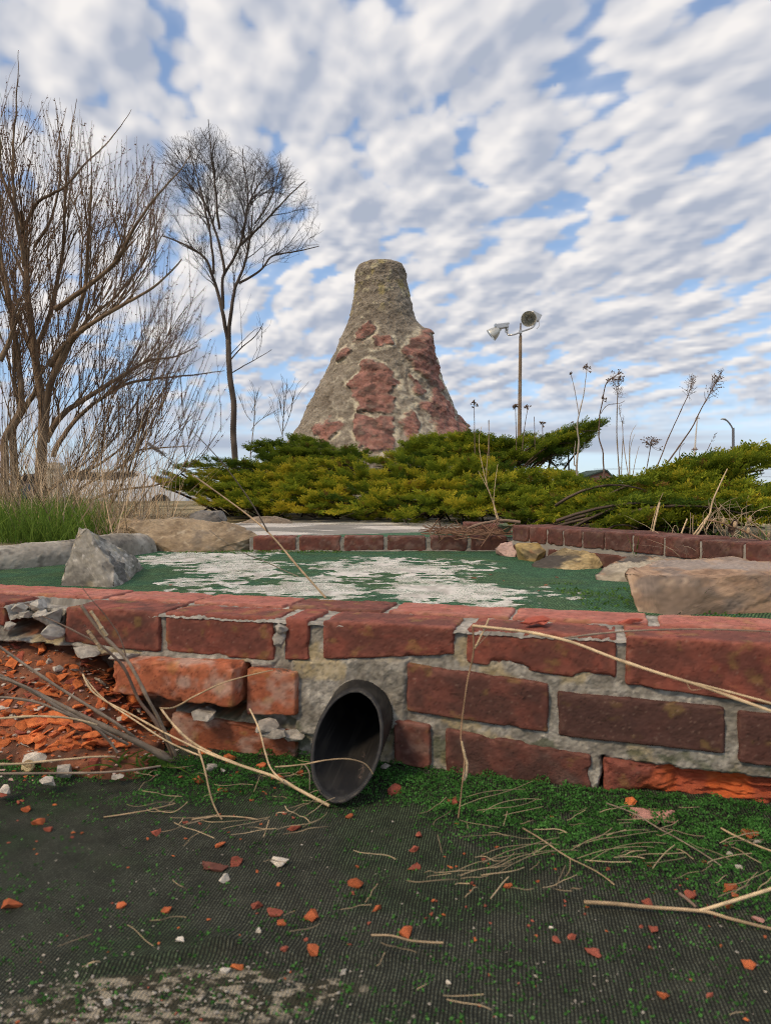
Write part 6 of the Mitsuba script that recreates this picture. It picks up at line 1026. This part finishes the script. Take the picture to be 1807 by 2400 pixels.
d = unit(g.normal(size=(m, 3)) * A([1, 1, 0.45]) + A([0, 0, 0.45])); L_ = g.uniform(0.004, 0.009, m); sd = unit(np.cross(d, g.normal(size=(m, 3)))); w_ = L_ * 0.4
v = np.stack([q, q + d * (L_ * 0.55)[:, None] + sd * w_[:, None], q + d * L_[:, None], q + d * (L_ * 0.55)[:, None] - sd * w_[:, None]], 1); f = (A([[0, 1, 2], [0, 2, 3]])[None] + (np.arange(m) * 4)[:, None, None]).reshape(-1, 3)
tag(put('moss', (v.reshape(-1, 3), f), 'leaf', color=np.repeat(mixc(A([0.05, 0.12, 0.02]), A([0.14, 0.26, 0.06]), g.random(m)), 4, 0)), 'sparse moss and weeds on the raised green beside the boulders', 'moss', kind='stuff')

# dead stalks in front
B1 = 1.02
def st(pts, w0, w1, col, seed, Y=1.05, **k): return dict(pts=pts, w0=w0, w1=w1, Yd=Y, col=col, seed=seed, **k)
GB, PA = A([0.27, 0.205, 0.145]), A([0.56, 0.43, 0.27])
tuft = lambda px, py, Y, L, d, seed, n=26: plume(P(px, py, Y), A(d), L, seed, n, wid=0.5, r=0.0003)
blade_v = []
for k in range(34):
    a = g.uniform(0, 6.28); o = PG(g.uniform(265, 400), g.uniform(1772, 1800), 0.004); d = unit(A([math.cos(a), 0.6 * math.sin(a), g.uniform(0.2, 1.0)])); v, f, _ = blades(o[None], d[None], A([g.uniform(0.025, 0.06)]), A([0.0045]), 6, 0.4, g, 0.45); blade_v.append((v, f))
weed('dead_weed', 'sprawling dead weed in a green grass tuft, its grey stems fanning left over the heap', 'dead weed', [
    st([(400, 1782, 1.10), (318, 1738, 1.07), (232, 1698, 1.05), (104, 1634, 1.03), (0, 1583, 1.01), (-70, 1548, 1.0)], 17, 6, GB, 1), st([(330, 1742, 1.08), (285, 1705, 1.06), (215, 1660, 1.05), (130, 1607, 1.04), (0, 1517, 1.02), (-60, 1478, 1.0)], 8, 6, GB * 0.9, 2), st([(405, 1772, 1.10), (370, 1700, 1.09), (325, 1640, 1.09), (290, 1565, 1.09), (245, 1520, 1.09), (203, 1494, 1.09), (98, 1444, 1.10)], 10, 3, GB * 0.72, 3), st([(412, 1772, 1.10), (375, 1690, 1.08), (340, 1625, 1.07), (296, 1545, 1.07), (243, 1490, 1.07), (212, 1450, 1.07), (190, 1419, 1.07)], 8, 8, GB, 4),
    st([(296, 1545, 1.07), (282, 1497, 1.07), (245, 1440, 1.07), (210, 1400, 1.07), (190, 1372, 1.07)], 3.5, 1.6, GB * 0.7, 5), st([(300, 1745, 1.06), (215, 1700, 1.03), (130, 1655, 1.01), (60, 1610, 0.99), (-20, 1585, 0.98)], 7, 6, GB * 1.15, 6), st([(275, 1765, 1.04), (230, 1712, 1.03), (150, 1672, 1.01), (80, 1645, 1.0), (-20, 1635, 0.98)], 6, 6, GB * 1.05, 7), st([(227, 1700, 1.02), (135, 1681, 1.0), (60, 1680, 0.99), (-20, 1686, 0.98)], 5, 6, PA * 0.85, 8),
    st([(250, 1490, 1.07), (232, 1462, 1.065), (212, 1432, 1.065)], 9, 7, PA * 1.05, 9), st([(236, 1520, 1.07), (222, 1500, 1.07), (205, 1478, 1.07)], 8, 9, PA * 0.8, 10)],
     [tuft(203, 1477, 1.07, 0.008, (-0.4, 0, 1), 31)], leafs=[join(blade_v) + ('blade_green',)])
weed('fallen_straw', 'long pale jointed straw lying from the wall down to the lip of the pipe', 'straw', [st([(378, 1662, 1.13), (459, 1746, 1.09), (560, 1793, 1.05), (643, 1821, 1.02), (710, 1857, 0.995), (772, 1889, 0.975)], 5.5, 8.5, PA * 1.05, 11)])
weed('fallen_straw', 'thin pale double straw with a hairy tip lying over the heap down to the moss', 'straw', [st([(194, 1580, 1.12), (216, 1620, 1.11), (308, 1675, 1.10), (400, 1725, 1.08), (519, 1779, 1.05), (649, 1822, 1.02)], 4, 5.5, PA, 12), st([(200, 1590, 1.12), (245, 1640, 1.11), (318, 1690, 1.09), (400, 1742, 1.07), (470, 1772, 1.06)], 3.5, 4.5, PA * 0.95, 13)], [tuft(195, 1582, 1.12, 0.018, (-0.3, -0.1, 1), 32)])
weed('fallen_straw', 'grey straight stem lying level across the moss at the left edge', 'straw', [st([(-30, 1814, 0.98), (120, 1813, 1.0), (243, 1811, 1.02), (330, 1803, 1.04), (376, 1796, 1.06)], 6.5, 5, GB * 0.95, 14)])
weed('fallen_straw', 'pale level straw above the grey one at the left edge, passing the snail shell', 'straw', [st([(-30, 1791, 1.0), (70, 1789, 1.02), (135, 1782, 1.03), (200, 1776, 1.04), (270, 1774, 1.06)], 6, 4.5, PA, 15)])
weed('fallen_straw', 'tan stem hanging from the long pale straw down over the moss', 'straw', [st([(466, 1760, 1.06), (481, 1809, 1.02), (490, 1850, 1.0), (500, 1885, 0.98), (521, 1922, 0.95)], 5, 3.5, PA * 0.8, 16)])
weed('fallen_straw', 'short pale straw standing slanted just left of the pipe', 'straw', [st([(585, 1662, 1.08), (609, 1715, 1.06), (622, 1765, 1.04), (634, 1800, 1.02), (665, 1832, 1.0)], 4.2, 4.2, PA, 17)])
weed('fallen_straw', 'thin straw with a hairy tuft crossing the orange brick toward the pipe', 'straw', [st([(374, 1660, 1.10), (392, 1661, 1.10), (459, 1631, 1.09), (520, 1602, 1.08), (578, 1585, 1.08), (640, 1571, 1.08)], 4.5, 2.6, PA * 0.75, 18)], [tuft(645, 1570, 1.08, 0.020, (1, 0, -0.05), 33, 30)])
weed('fallen_straw', 'grey straw with a withered tuft lying across the mouth of the drain pipe', 'straw', [st([(645, 1798, 0.99), (713, 1792, 0.975), (760, 1783, 0.965), (805, 1779, 0.965), (850, 1788, 0.97), (874, 1815, 0.975)], 3.6, 3.0, GB * 1.25, 19), st([(713, 1792, 0.975), (726, 1818, 0.965), (726, 1853, 0.96)], 3, 2.6, GB * 1.1, 20)], [tuft(852, 1795, 0.968, 0.016, (-0.3, -0.2, -0.8), 34, 16), tuft(852, 1780, 0.968, 0.010, (0.1, -0.2, 0.9), 35, 8)])
weed('fallen_straw', 'long pale forked straw leaning across the right half of the wall', 'straw', [st([(1108, 1467, 0.96), (1210, 1478, 0.93), (1314, 1498, 0.90), (1456, 1549, 0.86), (1560, 1583, 0.83), (1630, 1604, 0.81), (1720, 1636, 0.79), (1850, 1683, 0.76)], 7, 8, PA * 1.05, 21), st([(1314, 1498, 0.90), (1400, 1486, 0.91), (1500, 1478, 0.92), (1640, 1475, 0.93), (1850, 1483, 0.93)], 5, 3, GB * 1.15, 22), st([(1630, 1602, 0.81), (1720, 1625, 0.79), (1850, 1662, 0.77)], 5, 6, PA, 23), st([(1610, 1600, 0.81), (1622, 1618, 0.81), (1650, 1612, 0.81)], 1.6, 1.4, PA, 24)])
weed('fallen_straw', 'upright thin grey brown stem before the wall right of the pipe', 'straw', [st([(1074, 1918, 0.93), (1082, 1850, 0.94), (1088, 1782, 0.955), (1080, 1731, 0.96), (1084, 1680, 0.965), (1095, 1600, 0.965), (1110, 1520, 0.963), (1107, 1467, 0.96)], 3, 4.4, GB * 0.85, 25), st([(1112, 1521, 0.963), (1128, 1490, 0.96), (1146, 1450, 0.955)], 5, 4, PA, 26), st([(1112, 1522, 0.963), (1130, 1502, 0.96), (1152, 1481, 0.955)], 2, 1.4, GB, 27), st([(1082, 1738, 0.958), (1090, 1775, 0.955), (1094, 1790, 0.955), (1086, 1830, 0.95)], 5, 9, PA * 0.95, 28)])
weed('forked_twig', 'pale forked twig lying on the carpet at the lower right', 'twig', [st([(1368, 2116, 0.745), (1440, 2120, 0.74), (1550, 2130, 0.735), (1646, 2137, 0.73), (1720, 2157, 0.715), (1830, 2183, 0.70)], 10, 7.5, A([0.44, 0.33, 0.22]), 29, joints=False, wob=0.002), st([(1640, 2136, 0.73), (1720, 2112, 0.735), (1780, 2093, 0.74), (1840, 2074, 0.745)], 9, 9, A([0.48, 0.37, 0.25]), 30, joints=False), st([(1632, 2128, 0.735), (1612, 2110, 0.745), (1592, 2095, 0.755)], 7, 8, A([0.20, 0.11, 0.07]), 31, joints=False)])
weed('twig', 'short curved tan twig on the middle of the carpet', 'twig', [st([(870, 2193), (905, 2193), (970, 2207), (1039, 2211)], 4.5, 5.5, A([0.36, 0.26, 0.14]), 32, Y=0.675, joints=False)])
weed('twig', 'grey branching twig lying in the moss below the dark brick', 'twig', [st([(1225, 1942, 0.90), (1300, 1990, 0.85), (1335, 2012, 0.82), (1400, 2045, 0.80), (1440, 2075, 0.78)], 4, 3, A([0.30, 0.27, 0.24]), 33, joints=False), st([(1335, 2012, 0.82), (1336, 2035, 0.81), (1325, 2055, 0.80)], 2.4, 1.6, A([0.30, 0.27, 0.24]), 34, joints=False)])
weed('twig', 'long brownish grey stem slanting through the moss at the right', 'twig', [st([(1422, 1884, 0.96), (1480, 1905, 0.93), (1554, 1948, 0.89), (1620, 1985, 0.85), (1690, 2030, 0.81)], 4, 3.4, A([0.27, 0.22, 0.17]), 35, joints=False)])
weed('twig', 'grey twig at the right edge just under the wall', 'twig', [st([(1690, 1942, 0.90), (1740, 1968, 0.87), (1830, 2003, 0.83)], 5, 5, A([0.30, 0.26, 0.22]), 36, joints=False)])
weed('twig', 'bundle of thin tan twigs on the left moss edge', 'twig', [st([(243, 1916, 0.955), (324, 1904, 0.96), (411, 1884, 0.98)], 3.4, 3, PA * 0.7, 37), st([(360, 1895, 0.97), (400, 1905, 0.96), (440, 1880, 0.975)], 2.6, 2, PA * 0.6, 38), st([(450, 1922, 0.945), (519, 1914, 0.95), (605, 1922, 0.945)], 3.4, 3, PA * 0.75, 39)])
thin = []
for k in range(125):
    if k < 62: px, py = g.uniform(1010, 1780), g.uniform(1890, 2100)
    elif k < 105: px, py = g.uniform(330, 760), g.uniform(1780, 1960)
    else: px, py = g.uniform(0, 1807), g.uniform(1980, 2380)
    a = g.normal() * 0.5 + 0.35; ln = g.uniform(25, 120) * (1.0 if k < 130 else 0.5); dx, dy = math.cos(a) * ln, -math.sin(a) * ln * 0.55; b = [PG(px + dx * t, py + dy * t + 8 * math.sin(3 * t) * g.normal() * 0.4, 0.006 + 0.010 * g.random()) for t in (-0.5, -0.2, 0.15, 0.5)]
    p = spline(A(b), 10); v, f = tube(p, g.uniform(0.0003, 0.0007), 4); thin.append((v, f, PA * g.uniform(0.35, 0.95)))
for (cx_, cy_) in ((1200, 1870), (1250, 2000), (1150, 2030), (1450, 1970)):
    for k in range(4):
        ox, oy = 26 * g.normal(), 13 * g.normal(); b = [PG(cx_ - 90 + ox + 12 * g.normal(), cy_ + oy + 30 + 8 * g.normal(), 0.008), PG(cx_ - 20 + ox, cy_ + oy + 2 + 6 * g.normal(), 0.016), PG(cx_ + 75 + ox + 18 * g.normal(), cy_ + oy - 14 + 12 * g.normal(), 0.010)]; v, f = tube(spline(A(b), 12), 0.00045, 4); thin.append((v, f, PA * g.uniform(0.4, 0.8)))
v, f, c = join(thin); tag(put('dry_grass', (v, f), 'straw', smooth=True, color=c), 'thin dry grass stems strewn over moss and carpet', 'dry grass', kind='stuff')
